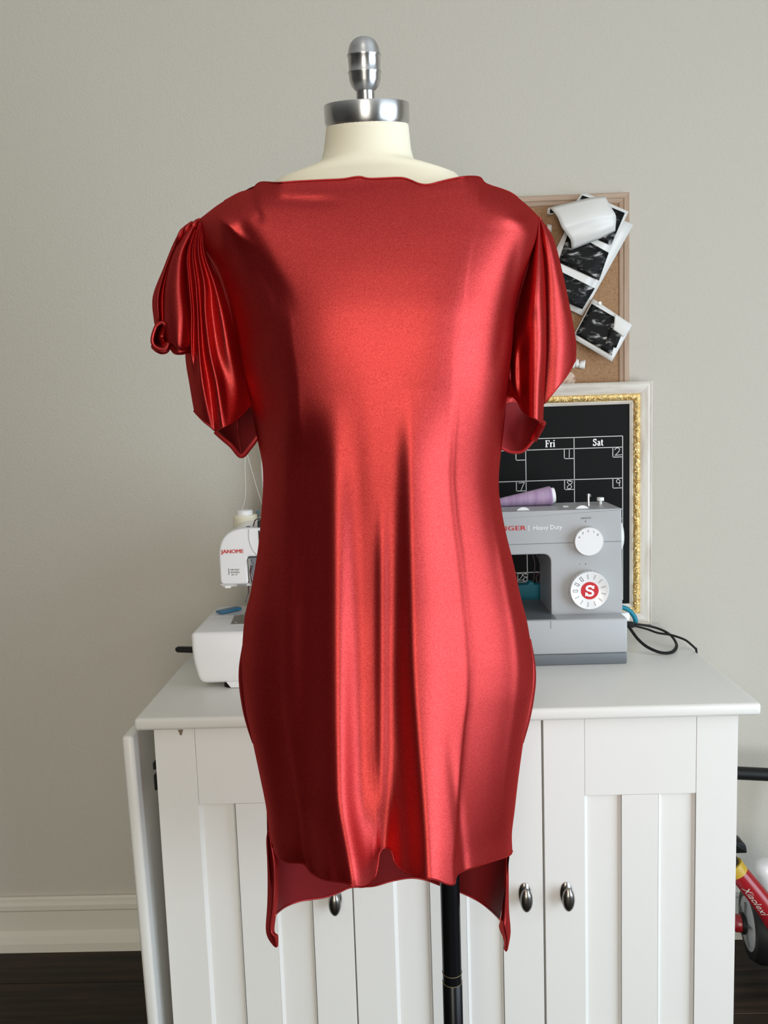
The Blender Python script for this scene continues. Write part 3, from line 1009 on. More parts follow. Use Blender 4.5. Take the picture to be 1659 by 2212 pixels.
# power cord
def cpt(x, y): return (1330+x/8.295, 1280+y/8.295)
cord = thing('power_cord', P(1361, 1350, YM+0.07), 'looped black power cord right of the grey machine', 'cord')
seq = [(180, 560, .075), (300, 560, .078), (450, 575, .085), (650, 612, .09), (850, 680, .085), (1000, 780, .07), (1080, 900, .045), (1085, 985, .025), (1020, 1060, .008), (900, 1085, .0), (750, 1060, .0), (550, 965, .015), (400, 835, .035), (300, 705, .055), (220, 590, .07)]
pts = []
for x, y, d in seq:
    px, py = cpt(x, y)
    base = PZ(1438, 1412, HT+0.003).y
    pts.append(P(px, py, base+d))
fin('cord_loop', tube(pts, 0.0024, 8, res=70, flat=1.35), 'black', cord, True)
ce = PZ(1502, 1401, HT+.003)
seq = [(200, 585, .0), (300, 590, .05), (550, 652, .15), (750, 722, .35), (950, 752, .5), (1100, 792, .65), (1250, 852, .8), (1350, 930, .92)]
pts = [P(*cpt(x, y), base+.078+(ce.y-base-.078)*t) for x, y, t in seq]
pts = [Vector((p.x, p.y, max(p.z, HT+0.003))) for p in pts]+[ce, Vector((XR+.004, ce.y+.004, HT-.004)), Vector((XR+.008, ce.y+.006, HT-.06)), Vector((XR+.009, ce.y+.008, HT-.16))]
fin('cord_tail', tube(pts, 0.0022, 8, res=60), 'black', cord, True)
q = P(1361, 1350, base+.078)
fin('cable_tie', B(q.x-.005, q.x+.006, q.y-.005, q.y+.005, q.z-.005, q.z+.006, bev=.001), 'black', cord)

# ================================================================== WHITE SERGER
YG = PZ(515, 1487, HT).y+0.006
def gx(px, py, Y=YG): return P(px, py, Y).x
def gz(px, py, Y=YG): return P(px, py, Y).z
body.modifiers.new('normals', 'WEIGHTED_NORMAL').keep_sharp = True
sg = thing('serger', (gx(560, 1400)+.06, YG+.1, HT), 'white overlock serger with red lettering on the left of the cabinet', 'sewing machine')
zt_ = gz(470, 1366)
xl_ = gx(413, 1400)
xr_ = xl_+0.27
zbm = gz(470, 1476)
YGB = YG+0.21
poly = [(xl_+.012, zbm), (xr_-.01, zbm), (xr_, zt_), (xl_+.0, zt_), (xl_+.001, zt_-.05)]
fin('base', prism(rpoly(poly, [.012, .01, .01, .009, .02]), YG, YGB, bev=.006, seg=4), 'plastw', sg, True)
# bed plate seams and needle plate on the top
yy = PZ(470, 1331, zt_).y
fin('bed_seam', B(xl_+.004, gx(508, 1329, yy), yy, yy+.0012, zt_-.001, zt_+.0005), 'plastg', sg)
qa, qb = PZ(498, 1350, zt_), PZ(507, 1330, zt_)
b = bmesh.new()
q1 = [qa, PZ(600, 1346, zt_), PZ(600, 1326, zt_), qb]
v0 = [b.verts.new((p.x, p.y, zt_-.0005)) for p in q1]; v1 = [b.verts.new((p.x, p.y, zt_+.0012)) for p in q1]
b.faces.new(v0[::-1]); b.faces.new(v1)
for i in range(4): b.faces.new((v0[i], v0[(i+1) % 4], v1[(i+1) % 4], v1[i]))
np_ = fin('needle_plate', b, 'plate', sg)
for px, py in ((509, 1345), (512, 1330), (517, 1329)):
    q = PZ(px, py, zt_+.0012)
    fin('screw', lathe([(.0022, 0), (.002, .0006), (.0001, .0008)], q, n=12), 'steel', np_, True)
# feet and front tab
for dx, dy in ((.066, .012), (xr_-xl_-.03, .02), (.05, .18), (xr_-xl_-.03, .18)):
    fin('foot', lathe([(.014, 0), (.014, .006), (.012, .0085)], (xl_+dx, YG+dy, HT+.0003), n=20), 'black', sg, True)
q = [P(490, 1472, YG-.0), P(600, 1468, YG), P(600, 1486, YG-.0), P(500, 1488, YG)]
fin('front_tab', prism([(p.x, max(p.z, HT+.001)) for p in q], YG-.004, YG+.012), 'white', sg)
# head
YH = YG+0.075
def hX(px, py, Y=YH): return P(px, py, Y).x
def hZ(px, py, Y=YH): return P(px, py, Y).z
hl, hb, ht = hX(472, 1200), hZ(500, 1263), hZ(560, 1140)
poly = [(hl, hb), (hX(537, 1262), hb), (hX(537, 1262), hZ(537, 1203)), (hl+.24, hZ(537, 1203)), (hl+.24, ht), (hl, ht)]
head = fin('head', prism(rpoly(poly, [.009, .0065, .004, .01, .02, .052], 10), YH, YH+.115, bev=.004, seg=3), 'plastw', sg, True)
head.modifiers.new('normals', 'WEIGHTED_NORMAL').keep_sharp = True
fin('rear_column', B(hl+.14, hl+.245, YH+.02, YH+.13, zt_-.002, ht-.01, bev=.006), 'plastw', sg, True)
fin('head_underside', prism([(hX(473, 1264), hb+.001), (hX(540, 1262), hb+.001), (hX(540, 1264), hb-.004), (hX(482, 1268), hb-.005)], YH+.006, YH+.10), 'plastg', sg)
fin('underside_clip', B(hX(485, 1266), hX(497, 1266), YH+.004, YH+.02, hb-.007, hb-.003), 'white', sg)
fin('underside_clip', B(hX(512, 1264), hX(532, 1264), YH+.002, YH+.02, hb-.004, hb-.001), 'steel', sg)
# raised curved cover line and dark thread slot
pts = [P(x, y, YH) for x, y in ((538, 1143), (538, 1160), (541, 1175), (548, 1190), (560, 1203))]
fin('cover_groove', tube(pts, .0012, 8, res=24), 'plastg', sg, True)
fin('thread_slot', B(hX(559, 1170), hX(562, 1170), YH-.0005, YH+.003, hZ(560, 1195), hZ(560, 1146)), 'black', sg)
fin('needle_bay', B(hX(537, 1230)-.0002, hX(558, 1230), YH+.004, YH+.06, hb, hZ(545, 1205), bev=.001), 'greyd', sg)
fin('lever', tube([P(540, 1207, YH), P(541, 1215, YH-.004), P(544, 1221, YH-.002), P(541, 1235, YH), P(546, 1258, YH)], .0018, 8, res=20), 'steel', sg, True)
fin('bay_rail', B(hX(537, 1230), hX(540, 1230), YH+.001, YH+.005, hb, hZ(540, 1207)), 'steel', sg)
fin('needle', tube([P(537, 1262, YH+.03), P(537, 1280, YH+.03), P(531, 1300, YH+.03)], .0016, 8), 'steel', sg, True)
fin('presser_foot', B(hX(530, 1310, YH+.03), hX(545, 1310, YH+.03), YH+.015, YH+.05, zt_+.0012, zt_+.012, bev=.002), 'steel', sg)
q = P(539, 1149, YH)
text('brand_lettering', 'JANOME', (hX(478.5, 1196), YH-.0003, hZ(500, 1195)), .0072, 'red', sg, bold=.00035, width=hX(527, 1190)-hX(478.5, 1190))
text('needle_note', 'USE ONLY', (hX(498, 1233), YH-.0003, hZ(498, 1232.5)), .0030, 'ink', sg, width=.0165)
text('needle_note', 'HA-1SP NEEDLE', (hX(498, 1238), YH-.0003, hZ(498, 1238)), .0028, 'ink', sg, width=.0165)
text('needle_note', '#11-14', (hX(500.5, 1243), YH-.0003, hZ(501, 1243)), .0028, 'ink', sg, width=.0105)
q = P(494.5, 1235, YH)
fin('needle_icon', B(q.x-.0006, q.x+.0006, YH-.0004, YH+.0002, q.z-.006, q.z+.006), 'ink', sg)
# top guides
q = P(536, 1134, YH+.02)
fin('top_hole', lathe([(.004, -.002), (.004, .0006), (.0001, .0006)], (q.x, YH+.02, ht), n=16), 'black', sg)
q = P(560, 1128, YH+.012)
fin('tension_block', B(hX(555, 1130), hX(580, 1130), YH+.004, YH+.03, ht-.002, hZ(560, 1126), bev=.001), 'black', sg)
fin('thread_guide', tube([P(547, 1138, YH+.01), P(550, 1126, YH+.01), P(556, 1120, YH+.01), P(568, 1118, YH+.01), P(570, 1128, YH+.01)], .0012, 8, res=20), 'steel', sg, True)
# spool tray and pins behind
YSP = YH+0.145
q = P(531, 1150, YSP)
zs_ = P(531, 1152, YSP).z
fin('spool_tray', B(hl+.02, hl+.25, YH+.10, YH+.185, zs_-.006, zs_, bev=.002), 'plastg', sg)
fin('tray_bracket', B(hl+.15, hl+.24, YH+.09, YH+.15, zt_, zs_-.004), 'plastw', sg)
q2 = P(557, 1106, YSP+.03)
fin('guide_rod', tube([(q2.x, YSP+.03, zs_), (q2.x, YSP+.03, q2.z)], .0016, 8), 'steel', sg, True)
fin('guide_knob', lathe([(.0001, -.003), (.003, -.001), (.003, .001), (.0001, .003)], (q2.x, YSP+.03, q2.z), n=12), 'blue', sg, True)
fin('guide_rod', tube([(hl+.2, YSP+.03, zs_), (hl+.2, YSP+.03, zs_+.2)], .003, 8), 'steel', sg, True)
fin('guide_bar', B(hl+.09, hl+.24, YSP+.027, YSP+.033, zs_+.19, zs_+.196), 'steel', sg)
# cream spool on it
spx = q.x
rr = (557-505)/2*YSP/FPX
ts = thing('thread_spool', (spx, YSP, zs_), 'cream thread spool with white cap standing on the serger', 'thread')
zz0, zz1 = zs_+.0005, P(531, 1112, YSP).z
fin('thread', lathe([(.006, 0), (rr*.97, 0), (rr, .002), (rr, zz1-zz0-.002), (rr*.96, zz1-zz0), (.006, zz1-zz0)], (spx, YSP, zz0), n=36), 'creamt', ts, True)
zz2 = P(531, 1102, YSP).z
fin('cap', lathe([(rr*.66, 0), (rr*.66, zz2-zz1-.0008), (rr*.62, zz2-zz1), (.006, zz2-zz1), (.006, zz2-zz1-.003), (.0001, zz2-zz1-.003)], (spx, YSP, zz1), n=32), 'white', ts, True)
# threads
a = [P(523, 1101, YSP), P(529, 1080, YSP), P(531, 1050, YSP+.005), P(529, 1010, YSP+.01), P(531, 975, YSP+.02), P(536, 940, YSP+.03)]
t = fin('thread_strand', tube(a, .0004, 6, res=30), 'thread', None, True, loc=a[0])
tag(t, 'fine white thread rising from the cream spool', 'thread')
a = [P(532, 975, YSP+.03), P(542, 1010, YSP+.025), P(552, 1045, YSP+.02), P(565, 1085, YSP+.01), P(575, 1120, YH+.02)]
t = fin('thread_strand', tube(a, .0004, 6, res=30), 'thread', None, True, loc=a[0])
tag(t, 'fine white thread slanting down right beside the dress waist', 'thread')
# blue cap on the serger bed
qa = PZ(495, 1318, zt_+.003)
dv = (PZ(518, 1313, zt_+.003)-PZ(472, 1322, zt_+.003))
lx_ = dv.length/2
ang = math.atan2(dv.y, dv.x)
b = B(-lx_, lx_, -.0125, .0125, 0, .0055, bev=.0025, seg=3)
for v in b.verts:
    if v.co.x < -lx_*.5: v.co.z *= 0.6+0.4*(v.co.x+lx_)/(lx_*.5)
    if v.co.x > lx_*.6: v.co.y *= 1-.3*(v.co.x-lx_*.6)/(lx_*.4)
b.transform(Matrix.Translation((qa.x, qa.y, zt_+.0008)) @ Matrix.Rotation(ang, 4, 'Z'))
tag(fin('thread_snips', b, 'blue', None, True, loc=(qa.x, qa.y, zt_)), 'small flat blue plastic piece lying on the serger bed', 'tool')
# black strap end left of the serger
YQ = PZ(412, 1412, HT).y
q = [P(376, 1403, YQ-.02), P(381, 1400.5, YQ-.02), P(440, 1395, YQ), P(440, 1408, YQ), P(380, 1412, YQ-.02), P(376, 1408, YQ-.02)]
b = prism([(p.x, p.z) for p in q], YQ-.012, YQ-.004, bev=.001)
dz = HT+.0005-min(v.co.z for v in b.verts)
tag(fin('strap', b, 'black', None, loc=q[0]), 'black flat strap end poking out left of the serger', 'strap')

# ================================================================== DRESS FORM
YC = 1.0
PX = P(974, 2000, YC).x
df = thing('dress_form', (PX, YC, 0), 'cream dress form with metal neck cap and finial on a black pole', 'mannequin')
# torso rows: py, left px, right px, front depth, back depth
TR_ = [(265, 708, 879, .0465, .0465), (280, 705, 882, .0475, .0475), (300, 703, 884, .050, .050), (325, 700, 887, .053, .053), (345, 695, 892, .056, .057), (356, 688, 897, .058, .060), (366, 672, 908, .060, .062),
       (374, 652, 934, .061, .062), (384, 622, 966, .062, .062), (392, 595, 988, .060, .060), (402, 588, 997, .058, .060), (425, 552, 1040, .056, .062), (460, 492, 1098, .060, .070),
       (520, 465, 1130, .08, .085), (600, 495, 1110, .10, .088), (700, 525, 1085, .125, .088), (800, 545, 1075, .122, .084), (900, 565, 1065, .11, .08), (1050, 585, 1060, .10, .078), (1200, 575, 1085, .10, .085),
       (1350, 545, 1120, .108, .10), (1500, 548, 1120, .11, .105), (1600, 575, 1095, .105, .1), (1660, 600, 1075, .095, .092)]
bm = bmesh.new()
n = 48
rings = []
for py, l, r, fd, bd in TR_:
    ring = []
    c = (l+r)/2
    h = (r-l)/2
    ysh = -.016*min(1, max(0, (372-py)/110))
    C0 = P(c, py, YC+ysh)
    Rx = (P(r, py, YC)-P(l, py, YC)).length/2
    tl = math.radians(13)*min(1, max(0, (372-py)/60))
    for i in range(n):
        a = 2*PI*i/n
        ca_, sa_ = math.cos(a), math.sin(a)
        e = 0.85+.15*min(1, max(0, (390-py)/60))
        x = math.copysign(abs(ca_)**e, ca_)*Rx
        y = math.copysign(abs(sa_)**e, sa_)*(fd if sa_ < 0 else bd)
        ring.append(bm.verts.new((C0.x+x, YC+ysh+y*math.cos(tl), C0.z+y*math.sin(tl))))
    rings.append(ring)
for a, b in zip(rings, rings[1:]):
    for i in range(n):
        bm.faces.new((a[i], a[(i+1) % n], b[(i+1) % n], b[i]))
bm.faces.new(rings[0]); bm.faces.new(rings[-1][::-1])
fin('torso', bm, 'cream', df, 'all')
TLT = math.radians(13)
nax = Vector((0, -math.sin(TLT), math.cos(TLT)))
kk = (YC-.016)/FPX
NC = P(793, 264, YC-.016)
rcap = 87.5*kk
hcap = 33.5*kk
fin('neck_cap', lathe([(rcap*.96, -.004), (rcap, -.0005), (rcap, hcap-.0012), (rcap*.985, hcap), (.0001, hcap)], NC, nax, n=64), 'metal', df, True)
CAP_ = df.children[-1] if False else [c for c in COL.objects if c.name.startswith('neck_cap')][0]
def reorigin(o):
    d = NC-OFF[df]
    R_ = Matrix.Rotation(TLT, 4, 'X')
    o.data.transform((Matrix.Translation(d) @ R_).inverted())
    o.matrix_local = Matrix.Translation(d) @ R_


M['metal'] = brushed_mat()
def fz(py): return hcap+(218-py)*kk*.872
pf = [(23*kk, hcap-.001), (23*kk, hcap+.0025), (19*kk, hcap+.003), (19*kk, fz(190)), (21*kk, fz(189)), (28*kk, fz(180)), (32*kk, fz(168)), (32.5*kk, fz(156)), (34*kk, fz(152)), (34*kk, fz(149)), (32*kk, fz(146)),
      (32.5*kk, fz(132)), (33*kk, fz(120)), (34.5*kk, fz(117)), (34.5*kk, fz(114)), (32.5*kk, fz(111)), (30.5*kk, fz(100)), (27*kk, fz(91)), (21*kk, fz(84)), (14*kk, fz(79.5)), (7*kk, fz(77.2)), (.0001, fz(76.5))]
reorigin(fin('finial', lathe(pf, NC+Vector((-.0005, 0, 0)), nax, n=48), 'metal', df, True))
reorigin(CAP_)
for o_ in (CAP_, [c for c in COL.objects if c.name.startswith('finial')][0]):
    o_.data.materials[0] = M['metal']
rp = 23.0*YC/FPX
zj = P(975, 2100, YC).z
fin('pole', lathe([(rp*.97, zj-.02), (rp*.97, P(900, 1640, YC).z)], (PX, YC, 0), n=32), 'blackp', df, True)
fin('pole', lathe([(rp, 0.05), (rp, zj-.013), (rp*.97, zj-.0125)], (PX, YC, 0), n=32), 'blackp', df, True, label='lower black pole section')
for zq in (zj+.0005, zj-.0125):
    fin('pole_ring', lathe([(rp*.95, zq), (rp*1.012, zq), (rp*1.012, zq+.0007), (rp*.95, zq+.0007)], (PX, YC, 0), n=32, caps=False), 'gold', df, True)
bm = lathe([(.05, 0.02), (.05, .04), (.03, .055), (rp*1.1, .06)], (PX, YC, 0), n=24)
fin('base_hub', bm, 'blackp', df, True)
for k in range(4):
    a = PI/4+k*PI/2
    fin('leg', tube([(PX+.03*math.cos(a), YC+.03*math.sin(a), .03), (PX+.12*math.cos(a), YC+.12*math.sin(a), .028), (PX+.20*math.cos(a), YC+.20*math.sin(a), .012)], .012, 10, res=8), 'blackp', df, True)

# ================================================================== THE DRESS
dr = thing('dress', (P(830, 1100, YC).x, YC, P(830, 1900, YC).z), 'red satin dress with fluttering gathered sleeves draped over the cream dress form', 'dress')
Le = [(431, 473), (436, 515), (446, 551), (467, 590), (488, 652), (506, 727), (520, 800), (540, 870), (554, 940), (566, 1000), (568, 1050), (565, 1100), (561, 1150), (555, 1200), (541, 1280), (529, 1330), (523, 1400), (522, 1450), (530, 1530), (545, 1600), (562, 1680), (574, 1740), (582, 1800), (590, 1830)]
Re = [(1166, 471), (1160, 515), (1148, 555), (1128, 620), (1115, 679), (1106, 767), (1096, 850), (1087, 940), (1079, 1010), (1078, 1060), (1085, 1110), (1095, 1160), (1110, 1220), (1125, 1290), (1138, 1340), (1148, 1400), (1152, 1440), (1150, 1490), (1141, 1540), (1131, 1600), (1120, 1680), (1112, 1750), (1106, 1800), (1107, 1838)]
Te = [(431, 473), (440, 466), (470, 443), (500, 425), (520, 415), (545, 408), (555, 398), (566, 393), (600, 394), (640, 391), (700, 388), (740, 386), (775, 381), (800, 385), (860, 383), (880, 386), (905, 396), (925, 398), (950, 392), (975, 386), (1005, 381), (1035, 382), (1046, 394), (1062, 401), (1090, 410), (1110, 420), (1140, 444), (1160, 464), (1166, 471)]
Be = [(590, 1830), (600, 1850), (620, 1863), (655, 1866), (672, 1885), (700, 1900), (740, 1906), (775, 1916), (795, 1912), (810, 1893), (816, 1868), (819, 1846), (825, 1834), (833, 1831), (842, 1834), (848, 1846), (853, 1862), (868, 1880), (900, 1893), (940, 1900), (965, 1910), (981, 1910), (986, 1892), (1000, 1882), (1050, 1865), (1098, 1849), (1107, 1838)]
DF = [(385, .092), (410, .099), (450, .108), (520, .120), (600, .130), (680, .136), (760, .138), (850, .137), (1000, .133), (1150, .128), (1300, .127), (1450, .133), (1600, .146), (1750, .166), (1920, .192)]
KL = [(385, .97), (450, .90), (520, .74), (600, .62), (680, .57), (760, .57), (900, .6)]
KR = [(385, .97), (450, .93), (520, .86), (600, .76), (680, .66), (900, .64)]
NL = [(385, 5.0), (450, 4.2), (520, 3.2), (600, 2.5), (700, 2.2), (900, 2.05), (1920, 2.0)]


def gss(x, c, w, w2=None):
    if w2 and x > c: w = w2
    return math.exp(-((x-c)/w)**2)


def folds(px, py):
    """drape relief in metres, positive towards the viewer"""
    h = 0.0
    h += lerpt([(850, 0), (1050, .010), (1400, .020), (1900, .032)], py)*gss(px, lerpt([(900, 718), (1300, 724), (1700, 727), (1910, 757)], py), lerpt([(900, 40), (1900, 66)], py), 36)
    h += lerpt([(1050, 0), (1250, .0035), (1700, .004), (1850, .0)], py)*gss(px, 826, 13)
    h -= lerpt([(1300, 0), (1600, .002), (1900, .020)], py)*gss(px, 830, 24)
    h += lerpt([(840, 0), (1020, .011), (1400, .020), (1900, .030)], py)*gss(px, lerpt([(900, 892), (1400, 900), (1900, 935)], py), lerpt([(900, 27), (1900, 42)], py), 100)
    h += lerpt([(820, 0), (950, .006), (1150, .0045), (1500, .004), (1800, .005)], py)*gss(px, lerpt([(900, 618), (1300, 622), (1800, 640)], py), 24)
    h -= lerpt([(1550, 0), (1750, .003), (1900, .005)], py)*gss(px, lerpt([(1550, 968), (1900, 1004)], py), 11)
    h += lerpt([(1000, 0), (1200, .003), (1600, .002)], py)*gss(px, lerpt([(1000, 1060), (1200, 1085), (1450, 1120), (1700, 1095)], py), 10)
    h += lerpt([(1740, 0), (1830, .007), (1910, .012)], py)*gss(px, lerpt([(1740, 672), (1910, 708)], py), 20)
    # shoulder to armpit drags
    for (ax_, ay, bx_, by, wd, am) in ((470, 470, 478, 600, 13, .006), (505, 470, 600, 640, 22, -.006), (1120, 560, 1085, 760, 16, -.006), (540, 428, 700, 434, 9, -.005), (545, 425, 560, 470, 8, -.003),
                                       (610, 408, 780, 404, 6, -.0032), (900, 408, 1010, 405, 7, .0018), (1010, 400, 1060, 450, 10, -.002)):
        dx, dy = bx_-ax_, by-ay
        L2 = dx*dx+dy*dy
        t = ((px-ax_)*dx+(py-ay)*dy)/L2
        if -0.3 < t < 1.3:
            d = abs((px-ax_)*dy-(py-ay)*dx)/math.sqrt(L2)
            e = 1.0 if 0.15 < t < 0.85 else max(0, 1-(abs(t-.5)-.35)/.45)
            h += am*math.exp(-(d/wd)**2)*e*e*(3-2*e)
    # bust
    h += .003*math.exp(-((px-690)/95)**2-((py-700)/110)**2)+.003*math.exp(-((px-965)/95)**2-((py-700)/110)**2)
    return h


def shoulder(px, py, top):
    """0 on the shoulder seam, 1 a few centimetres below it or at the open neckline"""
    ws = max(min(1, max(0, (610-px)/75)), min(1, max(0, (px-995)/70)))
    ws = ws*ws*(3-2*ws)
    t = min(1, max(0, (py-top)/60))
    return 1-ws*(1-math.sqrt(1-(1-t)**2))


NU, NV = 170, 220
Lp, Rp, Tp, Bp = byy(cat(Le, 300), NV), byy(cat(Re, 300), NV), byy(cat(Te, 400), NU), byy(cat(Be, 400), NU)
rows = []
for j in range(NV):
    v = j/(NV-1)
    row = []
    for i in range(NU):
        u = i/(NU-1)
        q = []
        for k in (0, 1):
            q.append((1-u)*Lp[j][k]+u*Rp[j][k]+(1-v)*Tp[i][k]+v*Bp[i][k]-((1-u)*(1-v)*Lp[0][k]+u*(1-v)*Rp[0][k]+(1-u)*v*Lp[-1][k]+u*v*Rp[-1][k]))
        px, py = q
        vpy = 0.5*(Lp[j][1]+Rp[j][1])*min(1, v*8)+py*(1-min(1, v*8))
        uu = abs(2*u-1)
        nn = lerpt(NL, py)
        D = lerpt(DF, py)
        cs = max(0.0, 1-uu**nn)**(1/nn)
        kn = lerpt(KL if u < .5 else KR, py)
        if uu < kn:
            ck_ = 1-.09*(uu/kn)**2
        else:
            t = (uu-kn)/(1-kn)
            ck_ = .91*max(0, 1-t**(1.35 if u < .5 else 1.7))**(.6)
        wk = min(1, max(0, (py-800)/240))
        wk = wk*wk*(3-2*wk)
        if u > .5:
            n3 = 3.4-.6*min(1, max(0, (py-500)/200))
            wr = min(1, max(0, (py-385)/110))
            ck_ = ck_*(1-wr)+max(0.0, 1-uu**n3)**(1/n3)*wr
        cs = ck_*(1-wk)+cs*wk
        fade = min(1, (1-uu)*9)
        y = YC-.003-(D*cs+folds(px, py)*fade*min(1, max(0, v*14)+.15))*shoulder(px, py, Tp[i][1])
        row.append(P(px, py, y))
    rows.append(row)
front = sheet('front_panel', rows, 'satin', dr)
# back panel (its inside shows under the front hem)
Lb = [(x+1, y) for x, y in Le if y < 1760]+[(577, 1800), (582, 1880), (594, 1976)]
Rb = [(x-1, y) for x, y in Re if y < 1760]+[(1105, 1800), (1097, 1880), (1080, 1986)]
Bb = [(594, 1976), (617, 1958), (648, 1946), (675, 1942), (706, 1937), (733, 1927), (756, 1917), (785, 1915), (810, 1913), (849, 1902), (887, 1896), (918, 1900), (949, 1911), (975, 1920), (995, 1927), (1034, 1946), (1061, 1967), (1080, 1986)]
Tb = [(431, 474), (470, 444), (500, 427), (520, 417), (556, 400), (620, 398), (700, 400), (790, 402), (860, 402), (925, 402), (1000, 396), (1047, 397), (1062, 403), (1110, 422), (1140, 446), (1166, 472)]
DBk = [(385, .072), (450, .09), (600, .105), (900, .095), (1100, .092), (1400, .115), (1700, .12), (2000, .125)]
nu, nv = 70, 90
Lp, Rp, Tp, Bp = byy(cat(Lb, 200), nv), byy(cat(Rb, 200), nv), byy(cat(Tb, 200), nu), byy(cat(Bb, 200), nu)
rows = []
for j in range(nv):
    v = j/(nv-1)
    row = []
    for i in range(nu):
        u = i/(nu-1)
        q = []
        for k in (0, 1):
            q.append((1-u)*Lp[j][k]+u*Rp[j][k]+(1-v)*Tp[i][k]+v*Bp[i][k]-((1-u)*(1-v)*Lp[0][k]+u*(1-v)*Rp[0][k]+(1-u)*v*Lp[-1][k]+u*v*Rp[-1][k]))
        uu = abs(2*u-1)
        D = lerpt(DBk, q[1])
        wv = .006*math.sin(u*21+1)*max(0, v-.6)*2
        row.append(P(q[0], q[1], YC-.002+(D*max(0, 1-uu**2.4)**(1/2.4)+(wv+.006*min(1, 8*v))*min(1, (1-uu)*8))*shoulder(q[0], q[1], Tp[i][1]-2)))
    rows.append(row)
back = sheet('back_panel', rows, 'satin', dr, flip=True)
backhem = rows[-1]
fin('hem_binding', tube(backhem, .0016, 6), 'satin_edge', back, True)
# front hem and neckline binding
pts = [v for v in [Vector(c) for c in [front.data.vertices[(NV-1)*NU+i].co for i in range(NU)]]]
off = OFF[dr]
fin('hem_binding', tube([p+off for p in pts], .0009, 6), 'satin', front, True)
pts = [front.data.vertices[i].co+off for i in range(14, NU-14)]
fin('neck_binding', tube([p+Vector((0, -.0003, -.0006)) for p in pts], .0011, 8), 'satin', front, True)
# armhole seams
for col in (0, NU-1):
    pts = [front.data.vertices[j*NU+col].co+off+Vector((0, -.0035, 0)) for j in range(0, 46)]
    fin('armhole_seam', tube(pts, .0013, 6), 'satin_edge', front, True)

for nm_, sgn, ed in (('side_seam', -1, [(524, 1395), (521, 1440), (523, 1480), (530, 1530), (538, 1570), (546, 1606)]), ('side_seam', 1, [(1146, 1380), (1151, 1430), (1151, 1470), (1146, 1515), (1139, 1560), (1130, 1606)])):
    wds = [1, 5, 7, 7, 5, 1]
    rws = [[(x-sgn*3, y, -.003), (x+sgn*w_*.5, y, -.001), (x+sgn*w_, y, .006)] for (x, y), w_ in zip(ed, wds)]
    sheet(nm_, loft(rws, 6, 30, YC), 'satin', dr, flip=sgn < 0)

# tails of the back hem twisted forward at both slits
def ribbon(rows, nu, nv, nm, Y0=YC, flip=False, parent=None, label=None, mt='satin'):
    return sheet(nm, loft(rows, nu, nv, Y0), mt, parent or dr, flip=flip, label=label)
ribbon([[(578, 1795, .01), (584, 1792, -.004), (591, 1797, .004)], [(575, 1815, .012), (584, 1815, -.006), (592, 1825, .006)], [(577, 1860, .014), (590, 1858, -.008), (601, 1865, .006)],
        [(578, 1911, .014), (592, 1911, -.008), (602, 1905, .01)], [(577, 1955, .014), (590, 1955, -.01), (600, 1952, .01)], [(574, 2005, .014), (584, 2005, -.012), (593, 2008, .004)],
        [(579, 2027, .012), (590, 2024, -.012), (601, 2021, .0)], [(590, 2043, .008), (596, 2047, -.004), (601, 2044, .004)]], 14, 50, 'hem_tail')
ribbon([[(1088, 1845, .02), (1094, 1845, .0), (1098, 1850, .012)], [(1088, 1880, .02), (1094, 1880, -.002), (1099, 1890, .012)], [(1088, 1911, .018), (1094, 1911, -.006), (1099, 1930, .012)], [(1082, 1981, .016), (1091, 1975, -.01), (1100, 1970, .01)],
        [(1078, 2003, .012), (1090, 2000, -.014), (1103, 2005, .01)], [(1088, 2030, .01), (1095, 2030, -.010), (1102, 2025, .01)], [(1088, 2050, .008), (1093, 2056, -.002), (1097, 2052, .006)]], 14, 50, 'hem_tail')
fin('slit_knot', lathe([(.0001, -.006), (.0045, -.003), (.005, 0), (.0045, .003), (.0001, .006)], P(585, 1800, YC-.012), Vector((.3, 0, 1)), 12), 'satin', dr, True)

def soft(k, fn, rows, nu, nv, Y0):
    out = []
    for r in rows:
        n_ = len(r)
        out.append([(p[0], p[1], k*p[2]+(1-k)*sum(r[min(max(i+d, 0), n_-1)][2] for d in (-2, -1, 0, 1, 2))/5) for i, p in enumerate(r)])
    return fn(out, nu, nv, Y0)


# left sleeve: front drape with fanned folds
sl = sheet('sleeve', soft(.5, loft, [
    [(427, 476, .0), (429, 475, -.004), (430, 474, -.006), (432, 473, -.008), (433, 473, -.009), (435, 472, -.010), (437, 472, -.010), (438, 473, -.009), (439, 474, -.008)],
    [(399, 545, .0), (405, 543, -.022), (410, 542, -.014), (416, 541, -.026), (421, 540, -.016), (428, 540, -.030), (434, 540, -.020), (440, 543, -.028), (448, 551, -.020)],
    [(398, 614, .0), (408, 614, -.030), (414, 614, -.018), (423, 614, -.034), (430, 614, -.020), (441, 614, -.038), (453, 614, -.024), (463, 614, -.036), (476, 612, -.022)],
    [(404, 677, .0), (413, 677, -.035), (419, 677, -.020), (427, 677, -.036), (434, 677, -.020), (443, 677, -.042), (459, 677, -.026), (479, 677, -.042), (498, 677, -.020)],
    [(400, 765, .004), (412, 760, -.028), (420, 760, -.022), (430, 760, -.040), (440, 760, -.022), (453, 760, -.046), (470, 760, -.030), (496, 760, -.038), (516, 760, -.012)],
    [(409, 830, .004), (418, 830, -.020), (428, 830, -.038), (438, 830, -.040), (452, 830, -.020), (468, 830, -.050), (487, 830, -.032), (512, 830, -.024), (534, 828, -.004)],
    [(419, 888, .004), (430, 900, -.020), (442, 912, -.032), (456, 923, -.026), (466, 930, -.022), (480, 923, -.048), (495, 916, -.044), (515, 903, -.026), (546, 870, .002)]], 70, 60, YC), 'satin', dr,
    label='draped left sleeve with fanned folds')
hem = [sl.data.vertices[59*70+i].co+off for i in range(70)]
